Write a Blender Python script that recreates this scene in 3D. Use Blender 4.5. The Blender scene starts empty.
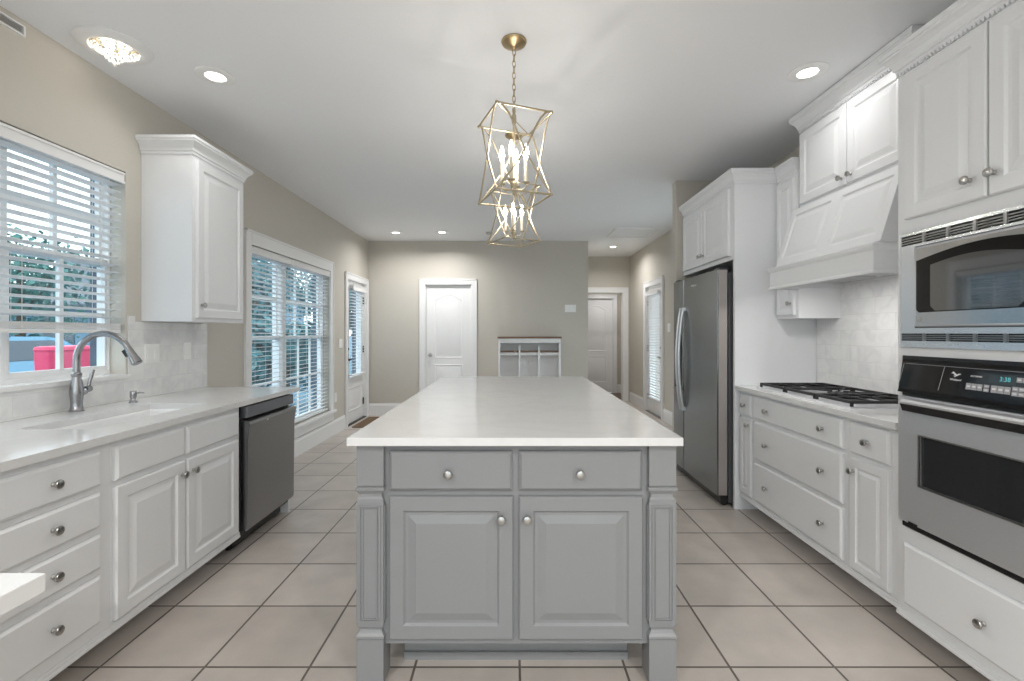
import bpy, bmesh, math, random
from mathutils import Vector, Matrix
random.seed(7)
SC = bpy.context.scene
COL = SC.collection
PI = math.pi

# ------------------------------------------------------------------ camera, sky, exposure
CEIL = 2.758
XL, XR, YB, YH = -2.28, 2.25, 7.44, 8.96
cam_d = bpy.data.cameras.new('camera')
cam = bpy.data.objects.new('camera', cam_d); COL.objects.link(cam)
cam.location = (0, 0, 1.30); cam.rotation_euler = (PI/2, 0, 0)
cam_d.sensor_width = 36; cam_d.lens = 469.5/1024*36
cam_d.shift_x = 0; cam_d.shift_y = -7.5/1024
cam_d.clip_start = 0.02
SC.camera = cam
w = bpy.data.worlds.new('sky'); SC.world = w; w.use_nodes = True
bg = w.node_tree.nodes['Background']
bg.inputs['Color'].default_value = (0.90, 0.96, 1.0, 1); bg.inputs['Strength'].default_value = 2.2
SC.view_settings.view_transform = 'Standard'; SC.view_settings.look = 'None'
SC.view_settings.gamma = 1; SC.view_settings.use_curve_mapping = False
SC.view_settings.exposure = 0.46
SC.cycles.use_denoising = True
SC.cycles.max_bounces = 10; SC.cycles.diffuse_bounces = 6; SC.cycles.transparent_max_bounces = 16
SC.cycles.sample_clamp_indirect = 6
SC.cycles.caustics_reflective = False; SC.cycles.caustics_refractive = False
CAN_W = 3.0; BULB_L = 105.0; FLUSH_L = 22.0

# ------------------------------------------------------------------ materials
def new_mat(name):
    m = bpy.data.materials.new(name); m.use_nodes = True
    return m, m.node_tree, m.node_tree.nodes['Principled BSDF']
def mat(name, c, rough=0.4, metal=0.0, spec=0.5, var=0.0, scale=8.0, bump=0.0, emit=None, es=0.0, stretch=None, coat=0.0):
    m, t, b = new_mat(name)
    b.inputs['Base Color'].default_value = (*c, 1)
    b.inputs['Roughness'].default_value = rough; b.inputs['Metallic'].default_value = metal
    b.inputs['Specular IOR Level'].default_value = spec
    b.inputs['Coat Weight'].default_value = coat
    if emit: b.inputs['Emission Color'].default_value = (*emit, 1); b.inputs['Emission Strength'].default_value = es
    if var or bump:
        tc = t.nodes.new('ShaderNodeTexCoord'); mp = t.nodes.new('ShaderNodeMapping')
        t.links.new(tc.outputs['Object'], mp.inputs['Vector'])
        if stretch: mp.inputs['Scale'].default_value = stretch
        n = t.nodes.new('ShaderNodeTexNoise'); n.inputs['Scale'].default_value = scale; n.inputs['Detail'].default_value = 4
        t.links.new(mp.outputs['Vector'], n.inputs['Vector'])
        if var:
            r = t.nodes.new('ShaderNodeMix'); r.data_type = 'RGBA'
            r.inputs['A'].default_value = (*[v*(1-var) for v in c], 1); r.inputs['B'].default_value = (*[min(1, v*(1+var)) for v in c], 1)
            t.links.new(n.outputs['Fac'], r.inputs['Factor']); t.links.new(r.outputs['Result'], b.inputs['Base Color'])
        if bump:
            bp = t.nodes.new('ShaderNodeBump'); bp.inputs['Strength'].default_value = bump; bp.inputs['Distance'].default_value = 0.002
            t.links.new(n.outputs['Fac'], bp.inputs['Height']); t.links.new(bp.outputs['Normal'], b.inputs['Normal'])
    return m
WHITE = mat('white_cabinet_paint', (0.775, 0.785, 0.80), 0.35)
TRIM = mat('white_trim_paint', (0.82, 0.82, 0.82), 0.35)
ISLE = mat('grey_island_paint', (0.245, 0.25, 0.256), 0.38)
WALL = mat('greige_wall_paint', (0.56, 0.53, 0.475), 0.7, var=0.015, scale=3)
CEILM = mat('ceiling_paint', (0.82, 0.83, 0.845), 0.8)
NICKEL = mat('satin_nickel', (0.44, 0.43, 0.41), 0.28, 1.0)
STEEL = mat('brushed_steel', (0.74, 0.75, 0.77), 0.34, 0.72, var=0.06, scale=60, stretch=(1, 1, 40))
CHROME = mat('polished_steel', (0.56, 0.57, 0.59), 0.15, 1.0)
TRIMSTEEL = mat('trim_kit_steel', (0.70, 0.73, 0.77), 0.25, 0.9)
STEELD = mat('dark_steel', (0.29, 0.295, 0.30), 0.30, 1.0, var=0.05, scale=60, stretch=(40, 1, 1))
FRIDGE = mat('fridge_steel', (0.27, 0.28, 0.285), 0.27, 1.0, var=0.05, scale=60, stretch=(40, 1, 1))
FRSIDE = mat('fridge_edge_steel', (0.40, 0.36, 0.34), 0.40, 0.6)
FAUCET = mat('brushed_nickel_faucet', (0.36, 0.36, 0.37), 0.27, 1.0)
BLACK = mat('black_enamel', (0.012, 0.012, 0.013), 0.25)
BGLASS = mat('black_oven_glass', (0.006, 0.006, 0.007), 0.06, spec=0.35)
DKGLASS = mat('dark_window_glass', (0.02, 0.022, 0.025), 0.05, spec=1.0, coat=1.0)
DKGLASS.node_tree.nodes['Principled BSDF'].inputs['IOR'].default_value = 1.75
OVGLASS = mat('oven_window_glass', (0.018, 0.019, 0.021), 0.06, spec=0.8)
IRON = mat('cast_iron', (0.02, 0.02, 0.021), 0.5, bump=0.3, scale=200)
GOLD = mat('champagne_gold', (0.50, 0.43, 0.31), 0.42, 0.9)
GOLDD = mat('antique_gold', (0.50, 0.38, 0.22), 0.33, 1.0)
CREAM = mat('candle_sleeve_cream', (0.80, 0.74, 0.60), 0.5)
BULB = mat('lit_bulb', (1, 1, 1), 0.3, emit=(1.0, 0.94, 0.86), es=BULB_L)
FBULB = mat('lit_flush_bulb', (1, 1, 1), 0.3, emit=(1.0, 0.93, 0.82), es=FLUSH_L)
LENS = mat('lit_lens', (1, 1, 1), 0.3, emit=(1.0, 0.97, 0.92), es=6.0)
CRYSTAL = mat('crystal', (0.95, 0.95, 0.93), 0.05, spec=1.0)
PLATE = mat('white_plastic', (0.85, 0.85, 0.84), 0.4)
CERAMIC = mat('white_ceramic', (0.84, 0.84, 0.84), 0.12)
SLAT = mat('white_blind_slat', (0.80, 0.80, 0.80), 0.45)
BRONZE = mat('dark_bronze', (0.03, 0.027, 0.025), 0.4, 0.6)
MATBR = mat('coir_brown', (0.17, 0.11, 0.065), 0.95, var=0.5, scale=90, bump=0.8)
WOODD = mat('stained_wood', (0.20, 0.12, 0.075), 0.5, var=0.35, scale=12, stretch=(1, 14, 14))
RAWWOOD = mat('raw_plywood', (0.36, 0.29, 0.19), 0.7, var=0.2, scale=10)
DARKCAV = mat('dark_cavity', (0.03, 0.025, 0.022), 0.8)
PRINT = mat('pale_print', (0.75, 0.75, 0.75), 0.5)
KEYS = mat('grey_keypad', (0.36, 0.36, 0.38), 0.5)
CLOCK = mat('teal_digits', (0.05, 0.3, 0.32), 0.4, emit=(0.2, 0.75, 0.8), es=0.32)
DISP = mat('display_window', (0.004, 0.012, 0.014), 0.1)
RUBBER = mat('black_rubber', (0.02, 0.02, 0.02), 0.7)
BARK = mat('bark', (0.10, 0.075, 0.055), 0.9, var=0.3, scale=12)
LEAF = mat('leaf_green', (0.05, 0.17, 0.15), 0.55, var=0.5, scale=2)  # green shifted to carry the blue cast of the daylight outside
LEAF2 = mat('leaf_teal', (0.045, 0.17, 0.19), 0.55, var=0.5, scale=2)  # blue daylight cast mixed into the foliage colour, stronger here
CARP = mat('blue_car_paint', (0.10, 0.30, 0.46), 0.25, coat=0.6)
CARG = mat('car_window_glass', (0.02, 0.05, 0.08), 0.08, spec=0.8)
REDP = mat('red_plastic', (0.75, 0.05, 0.14), 0.45)
SIDING = mat('blue_grey_siding', (0.14, 0.25, 0.34), 0.7)
ROOFM = mat('grey_shingles', (0.12, 0.14, 0.17), 0.9, var=0.3, scale=20)
EXTBR = mat('dark_brick', (0.10, 0.13, 0.17), 0.9, var=0.3, scale=20)
GROUND = mat('blue_cast_concrete', (0.085, 0.19, 0.26), 0.9, var=0.15, scale=3)  # cool daylight cast put into the concrete colour, also bounces blue onto the slats
PALE_GROUND = mat('pale_bounce_ground', (0.55, 0.54, 0.53), 0.9, var=0.1, scale=3)  # kept pale and neutral so it reflects more daylight into the room

def glass_mat():
    m = bpy.data.materials.new('window_glass'); m.use_nodes = True; t = m.node_tree
    t.nodes.clear(); o = t.nodes.new('ShaderNodeOutputMaterial'); mx = t.nodes.new('ShaderNodeMixShader')
    tr = t.nodes.new('ShaderNodeBsdfTransparent'); gl = t.nodes.new('ShaderNodeBsdfGlossy'); gl.inputs['Roughness'].default_value = 0.02
    tr.inputs['Color'].default_value = (0.93, 0.98, 1.0, 1)
    mx.inputs[0].default_value = 0.05
    t.links.new(tr.outputs[0], mx.inputs[1]); t.links.new(gl.outputs[0], mx.inputs[2]); t.links.new(mx.outputs[0], o.inputs[0])
    return m
GLASS = glass_mat()

def quartz_mat():
    m, t, b = new_mat('white_quartz'); b.inputs['Roughness'].default_value = 0.13
    tc = t.nodes.new('ShaderNodeTexCoord'); n = t.nodes.new('ShaderNodeTexNoise'); n.inputs['Scale'].default_value = 2.2
    n.inputs['Detail'].default_value = 8; n.inputs['Distortion'].default_value = 1.2
    t.links.new(tc.outputs['Object'], n.inputs['Vector'])
    a = t.nodes.new('ShaderNodeMath'); a.operation = 'SUBTRACT'; a.inputs[1].default_value = 0.5; t.links.new(n.outputs['Fac'], a.inputs[0])
    a2 = t.nodes.new('ShaderNodeMath'); a2.operation = 'ABSOLUTE'; t.links.new(a.outputs[0], a2.inputs[0])
    r = t.nodes.new('ShaderNodeValToRGB'); r.color_ramp.elements[0].position = 0.0; r.color_ramp.elements[1].position = 0.06
    r.color_ramp.elements[0].color = (0.705, 0.705, 0.705, 1); r.color_ramp.elements[1].color = (0.73, 0.73, 0.73, 1)
    t.links.new(a2.outputs[0], r.inputs[0]); t.links.new(r.outputs[0], b.inputs['Base Color'])
    return m
QUARTZ = quartz_mat()

def marble_mat():
    # subway tiles on walls that run along Y: u = Y, v = Z
    m, t, b = new_mat('marble_subway_tile'); b.inputs['Roughness'].default_value = 0.18
    tc = t.nodes.new('ShaderNodeTexCoord'); sp = t.nodes.new('ShaderNodeSeparateXYZ'); cb = t.nodes.new('ShaderNodeCombineXYZ')
    t.links.new(tc.outputs['Object'], sp.inputs[0]); t.links.new(sp.outputs['Y'], cb.inputs['X']); t.links.new(sp.outputs['Z'], cb.inputs['Y'])
    br = t.nodes.new('ShaderNodeTexBrick'); br.inputs['Scale'].default_value = 1.0
    br.inputs['Brick Width'].default_value = 0.305; br.inputs['Row Height'].default_value = 0.1015
    br.inputs['Mortar Size'].default_value = 0.0012; br.inputs['Mortar Smooth'].default_value = 0.2
    br.inputs['Color1'].default_value = (0, 0, 0, 1); br.inputs['Color2'].default_value = (1, 1, 1, 1); br.inputs['Mortar'].default_value = (0.5, 0.5, 0.5, 1)
    br.offset = 0.5
    t.links.new(cb.outputs[0], br.inputs['Vector'])
    off = t.nodes.new('ShaderNodeVectorMath'); off.operation = 'MULTIPLY_ADD'
    t.links.new(br.outputs['Color'], off.inputs[0]); off.inputs[1].default_value = (7.3, 3.1, 5.7); t.links.new(tc.outputs['Object'], off.inputs[2])
    n = t.nodes.new('ShaderNodeTexNoise'); n.inputs['Scale'].default_value = 9; n.inputs['Detail'].default_value = 7; n.inputs['Distortion'].default_value = 0.9
    t.links.new(off.outputs[0], n.inputs['Vector'])
    r = t.nodes.new('ShaderNodeValToRGB'); e = r.color_ramp.elements
    e[0].position = 0.28; e[0].color = (0.68, 0.68, 0.69, 1); e[1].position = 0.56; e[1].color = (0.79, 0.79, 0.785, 1)
    t.links.new(n.outputs['Fac'], r.inputs[0])
    mx = t.nodes.new('ShaderNodeMix'); mx.data_type = 'RGBA'; mx.inputs['B'].default_value = (0.66, 0.66, 0.65, 1)
    t.links.new(br.outputs['Fac'], mx.inputs['Factor']); t.links.new(r.outputs[0], mx.inputs['A']); t.links.new(mx.outputs['Result'], b.inputs['Base Color'])
    return m
MARBLE = marble_mat()

def floor_mat():
    m, t, b = new_mat('ceramic_floor_tile'); b.inputs['Roughness'].default_value = 0.34
    tc = t.nodes.new('ShaderNodeTexCoord'); mp = t.nodes.new('ShaderNodeMapping')
    S = 0.4085
    mp.inputs['Location'].default_value = (-0.030, -0.193, 0)
    t.links.new(tc.outputs['Object'], mp.inputs['Vector'])
    br = t.nodes.new('ShaderNodeTexBrick'); br.offset = 0.0; br.inputs['Scale'].default_value = 1.0
    br.inputs['Brick Width'].default_value = S; br.inputs['Row Height'].default_value = S
    br.inputs['Mortar Size'].default_value = 0.0052; br.inputs['Mortar Smooth'].default_value = 0.15
    br.inputs['Color1'].default_value = (0.485, 0.44, 0.40, 1); br.inputs['Color2'].default_value = (0.555, 0.51, 0.47, 1)
    br.inputs['Mortar'].default_value = (0.13, 0.11, 0.095, 1)
    t.links.new(mp.outputs['Vector'], br.inputs['Vector'])
    n = t.nodes.new('ShaderNodeTexNoise'); n.inputs['Scale'].default_value = 5; n.inputs['Detail'].default_value = 6
    t.links.new(tc.outputs['Object'], n.inputs['Vector'])
    r = t.nodes.new('ShaderNodeValToRGB'); r.color_ramp.elements[0].position = 0.3; r.color_ramp.elements[1].position = 0.7
    r.color_ramp.elements[0].color = (0.88, 0.88, 0.88, 1); r.color_ramp.elements[1].color = (1.06, 1.05, 1.04, 1)
    t.links.new(n.outputs['Fac'], r.inputs[0])
    mx = t.nodes.new('ShaderNodeMix'); mx.data_type = 'RGBA'; mx.blend_type = 'MULTIPLY'; mx.inputs['Factor'].default_value = 1
    t.links.new(br.outputs['Color'], mx.inputs['A']); t.links.new(r.outputs[0], mx.inputs['B']); t.links.new(mx.outputs['Result'], b.inputs['Base Color'])
    bp = t.nodes.new('ShaderNodeBump'); bp.inputs['Strength'].default_value = 0.5; bp.inputs['Distance'].default_value = 0.003; bp.invert = True
    t.links.new(br.outputs['Fac'], bp.inputs['Height']); t.links.new(bp.outputs['Normal'], b.inputs['Normal'])
    return m
FLOOR = floor_mat()

# ------------------------------------------------------------------ mesh helpers
class MB:
    def __init__(s): s.bm = bmesh.new()
    def face(s, vs):
        try: return s.bm.faces.new(vs)
        except ValueError: return None
    def box(s, x0, x1, y0, y1, z0, z1):
        x0, x1 = sorted((x0, x1)); y0, y1 = sorted((y0, y1)); z0, z1 = sorted((z0, z1))
        v = [s.bm.verts.new(p) for p in ((x0,y0,z0),(x1,y0,z0),(x1,y1,z0),(x0,y1,z0),(x0,y0,z1),(x1,y0,z1),(x1,y1,z1),(x0,y1,z1))]
        for f in ((0,3,2,1),(4,5,6,7),(0,1,5,4),(1,2,6,5),(2,3,7,6),(3,0,4,7)): s.face([v[i] for i in f])
        return s
    def loops(s, loops, cap0=True, cap1=True, closed=True):
        L = [[s.bm.verts.new(p) for p in l] for l in loops]
        n = len(L[0])
        for a, b in zip(L, L[1:]):
            for i in range(n if closed else n-1):
                j = (i+1) % n
                s.face([a[i], a[j], b[j], b[i]])
        if cap0: s.face(L[0][::-1])
        if cap1: s.face(L[-1])
        return s
    def prism(s, poly, axis, a, b):
        """poly: 2D points; axis 'x': (y,z) swept a..b in x; 'y': (x,z); 'z': (x,y)."""
        f = {'x': lambda p, t: (t, p[0], p[1]), 'y': lambda p, t: (p[0], t, p[1]), 'z': lambda p, t: (p[0], p[1], t)}[axis]
        return s.loops([[f(p, a) for p in poly], [f(p, b) for p in poly]])
    def lathe(s, prof, c=(0,0,0), axis='z', n=20, sgn=1):
        """prof: (radius, distance along the axis) list."""
        ls = []
        for r, d in prof:
            r = max(r, 1e-4); l = []
            for i in range(n):
                a = 2*PI*i/n; u, v = r*math.cos(a), r*math.sin(a); d2 = d*sgn
                p = {'z': (u, v, d2), 'y': (u, d2, v), 'x': (d2, u, v)}[axis]
                l.append((c[0]+p[0], c[1]+p[1], c[2]+p[2]))
            ls.append(l)
        return s.loops(ls)
    def tube(s, pts, r, n=8, closed=False):
        pts = [Vector(p) for p in pts]; m = len(pts)
        rr = r if isinstance(r, (list, tuple)) else [r]*m
        T = []
        for i in range(m):
            a = pts[i-1] if (i > 0 or closed) else pts[i]; b = pts[(i+1) % m] if (i < m-1 or closed) else pts[i]
            T.append((b-a).normalized())
        up = Vector((0,0,1)) if abs(T[0].z) < 0.9 else Vector((1,0,0))
        N = (up - T[0]*up.dot(T[0])).normalized(); ls = []
        for i in range(m):
            N = (N - T[i]*N.dot(T[i])); N = N.normalized() if N.length > 1e-6 else T[i].orthogonal().normalized()
            B = T[i].cross(N)
            ls.append([tuple(pts[i] + (N*math.cos(2*PI*k/n) + B*math.sin(2*PI*k/n))*rr[i]) for k in range(n)])
        if closed:
            ls.append(ls[0]); return s.loops(ls, False, False)
        return s.loops(ls)
    def panel(s, x0, x1, z0, z1, rings):
        """nested rectangles (inset, y), first = back rim."""
        ls = []
        for i, y in rings:
            i = min(i, (x1-x0)/2-0.002, (z1-z0)/2-0.002)
            ls.append([(x0+i, y, z0+i), (x1-i, y, z0+i), (x1-i, y, z1-i), (x0+i, y, z1-i)])
        return s.loops(ls)
    def sphere(s, c, r, sc=(1,1,1), seg=12, ring=8):
        return s.lathe_ell(c, r, sc, seg, ring)
    def lathe_ell(s, c, r, sc, seg, ring):
        ls = []
        for k in range(ring+1):
            t = -PI/2 + PI*k/ring; rr = max(math.cos(t), 1e-3)
            ls.append([(c[0]+r*sc[0]*rr*math.cos(2*PI*i/seg), c[1]+r*sc[1]*rr*math.sin(2*PI*i/seg), c[2]+r*sc[2]*math.sin(t)) for i in range(seg)])
        return s.loops(ls)
    def holes(s, u0, u1, v0, v1, a, b, holes, plane):
        """slab with rectangular holes. plane 'x': u=Y, v=Z, thickness a..b in X; 'y': u=X, v=Z; 'z': u=X, v=Y."""
        us = sorted({u0, u1, *[q for h in holes for q in h[:2] if u0 < q < u1]}); vs = sorted({v0, v1, *[q for h in holes for q in h[2:] if v0 < q < v1]})
        for i in range(len(us)-1):
            for j in range(len(vs)-1):
                cu, cv = (us[i]+us[i+1])/2, (vs[j]+vs[j+1])/2
                if any(h[0] < cu < h[1] and h[2] < cv < h[3] for h in holes): continue
                if plane == 'x': s.box(a, b, us[i], us[i+1], vs[j], vs[j+1])
                elif plane == 'y': s.box(us[i], us[i+1], a, b, vs[j], vs[j+1])
                else: s.box(us[i], us[i+1], vs[j], vs[j+1], a, b)
        bmesh.ops.remove_doubles(s.bm, verts=s.bm.verts, dist=1e-5)
        seen = {}
        for f in list(s.bm.faces):
            k = tuple(sorted(v.index for v in f.verts)) if False else frozenset(f.verts)
            seen.setdefault(k, []).append(f)
        dup = [f for fs in seen.values() if len(fs) > 1 for f in fs]
        if dup: bmesh.ops.delete(s.bm, geom=dup, context='FACES_ONLY')
        return s
    def xform(s, M): bmesh.ops.transform(s.bm, matrix=M, verts=s.bm.verts); return s
    def mesh(s, name, m, smooth=None):
        bmesh.ops.recalc_face_normals(s.bm, faces=s.bm.faces)
        me = bpy.data.meshes.new(name); s.bm.to_mesh(me); s.bm.free()
        me.materials.append(m)
        if smooth is not None:
            me.polygons.foreach_set('use_smooth', [True]*len(me.polygons)); me.set_sharp_from_angle(angle=smooth)
        return me
    def build(s, name, m, parent=None, smooth=None, bevel=0, loc=None):
        return place(name, s.mesh(name, m, smooth), parent, loc, bevel)
def place(name, me, parent=None, loc=None, bevel=0):
    o = bpy.data.objects.new(name, me); COL.objects.link(o)
    if parent is not None: o.parent = parent
    if loc is not None: o.location = loc
    if bevel:
        b = o.modifiers.new('bevel', 'BEVEL'); b.width = bevel; b.segments = 2; b.limit_method = 'ANGLE'; b.angle_limit = 0.7
    return o
def thing(name, label, cat, loc=(0,0,0), rz=0.0, group=None):
    o = bpy.data.objects.new(name, None); COL.objects.link(o); o.empty_display_size = 0.05
    o.location = loc; o.rotation_euler = (0, 0, rz)
    return tag(o, label, cat, group)
def tag(o, label, cat, group=None, kind=None):
    o['label'] = label; o['category'] = cat
    if group: o['group'] = group
    if kind: o['kind'] = kind
    return o
def struct(o, label, cat):
    o['kind'] = 'structure'; o['label'] = label; o['category'] = cat; return o
def dup_tree(root, loc, label=None, rz=None):
    def cp(o, par):
        c = o.copy(); COL.objects.link(c)
        if par is not None: c.parent = par
        for ch in [x for x in COL.objects if x.parent == o]: cp(ch, c)
        return c
    r = cp(root, None); r.location = loc
    if rz is not None: r.rotation_euler = (0, 0, rz)
    if label: r['label'] = label
    return r
def text_mesh(s, size, name, m, depth=0.0004):
    cu = bpy.data.curves.new(name, 'FONT'); cu.body = s; cu.size = size; cu.extrude = depth; cu.align_x = 'CENTER'; cu.align_y = 'CENTER'
    o = bpy.data.objects.new(name, cu); COL.objects.link(o); bpy.context.view_layer.update()
    me = bpy.data.meshes.new_from_object(o.evaluated_get(bpy.context.evaluated_depsgraph_get()))
    bpy.data.objects.remove(o); me.name = name; me.materials.clear(); me.materials.append(m)
    return me

# ------------------------------------------------------------------ room shell
W1 = (1.62, 2.77, 1.056, 2.249)      # sink window (y0, y1, z0, z1)
W2 = (4.08, 5.86, 0.33, 2.07)        # dining window
D1 = (6.48, 7.31, 0.0, 2.05)         # glazed back door
D2 = (-1.376, -0.642, 0.0, 2.067)    # white panel door in the far wall (x0, x1)
D3 = (1.31, 2.118, 0.0, 2.07)        # hall doorway (x0, x1)
W5 = (4.75, 6.30, 0.10, 2.40)      # opening added in the right wall to light the far end
D4 = (7.04, 7.87, 0.0, 2.06)         # glazed door on the right (y0, y1)
RY = -3.4                            # rear wall behind the camera
struct(MB().holes(RY, YB, 0, CEIL, -2.412, XL, [W1, W2, D1], 'x').build('wall_left', WALL), 'greige painted left wall with the windows over the sink', 'wall')
struct(MB().holes(RY, YB+.12, -.2, CEIL+.3, -2.49, -2.413, [W1, W2, D1], 'x').build('wall_exterior', EXTBR), 'dark outer brick skin of the left wall', 'wall')
struct(MB().holes(-2.43, 1.204, 0, CEIL, YB, YB+.12, [D2], 'y').build('wall_back', WALL), 'greige far wall with the white panel door', 'wall')
struct(MB().box(1.084, 1.204, YB+.12, YH, 0, CEIL).build('wall_hall_left', WALL), 'left wall of the short hall, greige', 'wall')
struct(MB().holes(1.084, 2.40, 0, CEIL, YH, YH+.12, [D3], 'y').build('wall_hall_back', WALL), 'greige end wall of the hall with a cased doorway', 'wall')
struct(MB().holes(RY, YH, 0, CEIL, XR, 2.40, [D4, W5], 'x').build('wall_right', WALL), 'greige right wall behind the cooktop and hall door', 'wall')
struct(MB().box(1.572, XR, 4.495, 4.60, 0, CEIL).build('wall_stub', WALL), 'short greige wall end beside the refrigerator', 'wall')
struct(MB().holes(-2.43, 2.40, 0, CEIL, RY-.12, RY, [(-2.15, -0.05, 0.05, 2.5), (0.05, 2.10, 0.05, 2.5)], 'y').build('wall_rear', WALL), 'greige wall behind the viewer with two openings added for fill light', 'wall')
struct(MB().box(-2.62, 2.40, RY-.12, YH+.12, CEIL, CEIL+.1).build('ceiling', CEILM), 'flat pale grey white ceiling', 'ceiling')
struct(MB().box(-2.43, 2.40, RY-.12, YH, -.1, 0).build('floor', FLOOR), 'square beige ceramic floor tiles with dark grout', 'floor')
# room beyond the hall doorway
HW = mat('back_room_wall_paint', (0.52, 0.48, 0.42), 0.7)
HALLFL = mat('dark_wood_floor', (0.13, 0.09, 0.065), 0.4, var=0.3, scale=6, stretch=(1, 8, 1))
struct(MB().box(1.084, 3.2, YH, 10.4, -.1, -.002).build('floor_back_room', HALLFL), 'dark wood floor beyond the hall doorway', 'floor')
struct(MB().box(1.084, 3.2, YH+.12, 10.4, 2.44, 2.5).build('ceiling_back_room', CEILM), 'ceiling of the back room beyond the hall', 'ceiling')
struct(MB().holes(1.084, 3.2, 0, 2.44, 10.2, 10.3, [(1.44, 2.20, 0, 2.05)], 'y').build('wall_back_room', HW), 'wall of the back room seen through the hall doorway', 'wall')
struct(MB().box(0.98, 1.084, YH+.12, 10.3, 0, 2.44).box(3.2, 3.3, YH, 10.3, 0, 2.44).box(2.40, 3.2, YH, YH+.12, 0, 2.44).build('wall_back_room_side', HW), 'side walls of the back room', 'wall')

# baseboards (0.185 m tall with a small cap)
def baseboard_x(name, x, out, y0, y1, lab):      # runs along Y on a wall at x, facing out (+1/-1)
    p = [(x, 0), (x+out*.016, 0), (x+out*.016, .155), (x+out*.010, .168), (x+out*.008, .185), (x, .185)]
    struct(MB().prism(p, 'y', y0, y1).build(name, TRIM), lab, 'baseboard')
def baseboard_y(name, y, x0, x1, lab):
    p = [(y, 0), (y-.016, 0), (y-.016, .155), (y-.010, .168), (y-.008, .185), (y, .185)]
    struct(MB().prism(p, 'x', x0, x1).build(name, TRIM), lab, 'baseboard')
baseboard_x('baseboard_left', XL, 1, 3.46, 6.39, 'white baseboard under the large window')
baseboard_x('baseboard_left_corner', XL, 1, 7.40, YB, 'short white baseboard between back door and corner')
baseboard_y('baseboard_back', YB, -2.264, -1.463, 'white baseboard left of the panel door')
baseboard_y('baseboard_back_right', YB, -0.555, 1.204, 'white baseboard right of the panel door')
baseboard_x('baseboard_right', XR, -1, 4.60, 6.94, 'white baseboard beside the refrigerator wall end')
baseboard_x('baseboard_hall', XR, -1, 7.97, YH-.018, 'white baseboard at the end of the hall')
baseboard_y('baseboard_back_room', 10.2, 2.29, 3.18, 'white baseboard in the back room')

# casings
def casing_left(name, hole, x, out, w, head, lab, sill=False, wt=0.02):
    y0, y1, z0, z1 = hole; b = MB(); X = x+out*wt
    zb = z0-(0.0 if not sill else 0.0)
    b.box(x, X, y0-w, y0, zb, z1+head); b.box(x, X, y1, y1+w, zb, z1+head); b.box(x, X, y0, y1, z1, z1+head)
    b.box(X, X+out*.006, y0-w, y0-w+.02, zb, z1+head); b.box(X, X+out*.006, y1+w-.02, y1+w, zb, z1+head); b.box(X, X+out*.006, y0-w, y1+w, z1+head-.02, z1+head)
    if sill:
        b.box(x, X+out*.035, y0-w-.02, y1+w+.02, z0-.03, z0); b.box(x, X, y0-w, y1+w, z0-.13, z0-.03)
    # jamb lining
    return struct(b.build(name, TRIM, bevel=.002), lab, 'trim')
casing_left('trim_1', W2, XL, 1, .095, .125, 'white casing with sill around the large left window', True)
casing_left('trim_2', D1, XL, 1, .09, .09, 'white casing around the glazed back door')
casing_left('trim_3', D4, XR, -1, .095, .09, 'white casing around the glazed door on the right')
def casing_y(name, h, y, w, lab):
    b = MB(); x0, x1, z0, z1 = h
    b.box(x0-w, x0, y-.02, y, 0, z1+w).box(x1, x1+w, y-.02, y, 0, z1+w).box(x0, x1, y-.02, y, z1, z1+w)
    b.box(x0-w, x0-w+.018, y-.027, y-.02, 0, z1+w).box(x1+w-.018, x1+w, y-.027, y-.02, 0, z1+w).box(x0-w, x1+w, y-.027, y-.02, z1+w-.018, z1+w)
    b.box(x0, x0+.012, y, y+.12, 0, z1).box(x1-.012, x1, y, y+.12, 0, z1).box(x0+.012, x1-.012, y, y+.12, z1-.012, z1)
    struct(b.build(name, TRIM, bevel=.002), lab, 'trim')
casing_y('trim_4', D2, YB, .087, 'white casing around the panel door in the far wall')
casing_y('trim_5', D3, YH, .10, 'white casing around the hall doorway')
casing_y('trim_6', (1.44, 2.20, 0, 2.05), 10.2, .08, 'white casing around the back room door')

# ------------------------------------------------------------------ windows
def sash_unit(parent, x, y0, y1, z0, z1, cols, rows, dz_mid, r=.034, fw=.025, mw=.011):
    """a double hung unit: frame, two sashes with muntins, panes; glass plane near x (outside is -x)"""
    zm = z0+(z1-z0)*dz_mid
    f = MB(); f.box(x-.040, x+.03, y0, y0+fw, z0, z1).box(x-.040, x+.03, y1-fw, y1, z0, z1)
    f.box(x-.040, x+.03, y0+fw, y1-fw, z0, z0+.022).box(x-.040, x+.03, y0+fw, y1-fw, z1-.03, z1)
    f.build('window_frame', TRIM, parent)
    for k, (a, b, xo) in enumerate(((z0+.022, zm+.02, .008), (zm-.02, z1-.03, -.026))):
        s = MB(); X0, X1 = x+xo-.012, x+xo+.014; ya, yb = y0+fw, y1-fw
        s.box(X0, X1, ya, ya+r, a, b).box(X0, X1, yb-r, yb, a, b).box(X0, X1, ya+r, yb-r, a, a+.03).box(X0, X1, ya+r, yb-r, b-.03, b)
        for c in range(1, cols):
            yc = ya+r+(yb-ya-2*r)*c/cols; s.box(X0+.002, X1-.002, yc-mw, yc+mw, a+.03, b-.03)
        for c in range(1, rows):
            zc = a+.03+(b-a-.06)*c/rows; s.box(X0+.004, X1-.004, ya+r, yb-r, zc-.011, zc+.011)
        so = s.build('sash', TRIM, parent)
        MB().box(x+xo-.003, x+xo+.001, ya+r-.004, yb-r+.004, a+.026, b-.026).build('pane', GLASS, so)
win1 = struct(thing('window_1', 'double hung window over the sink', 'window', (0, 0, 0)), 'white double hung window over the sink', 'window')
sash_unit(win1, -2.40, 2.194, 2.768, W1[2]+.002, W1[3], 2, 2, .545, .016, .010)
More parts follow.
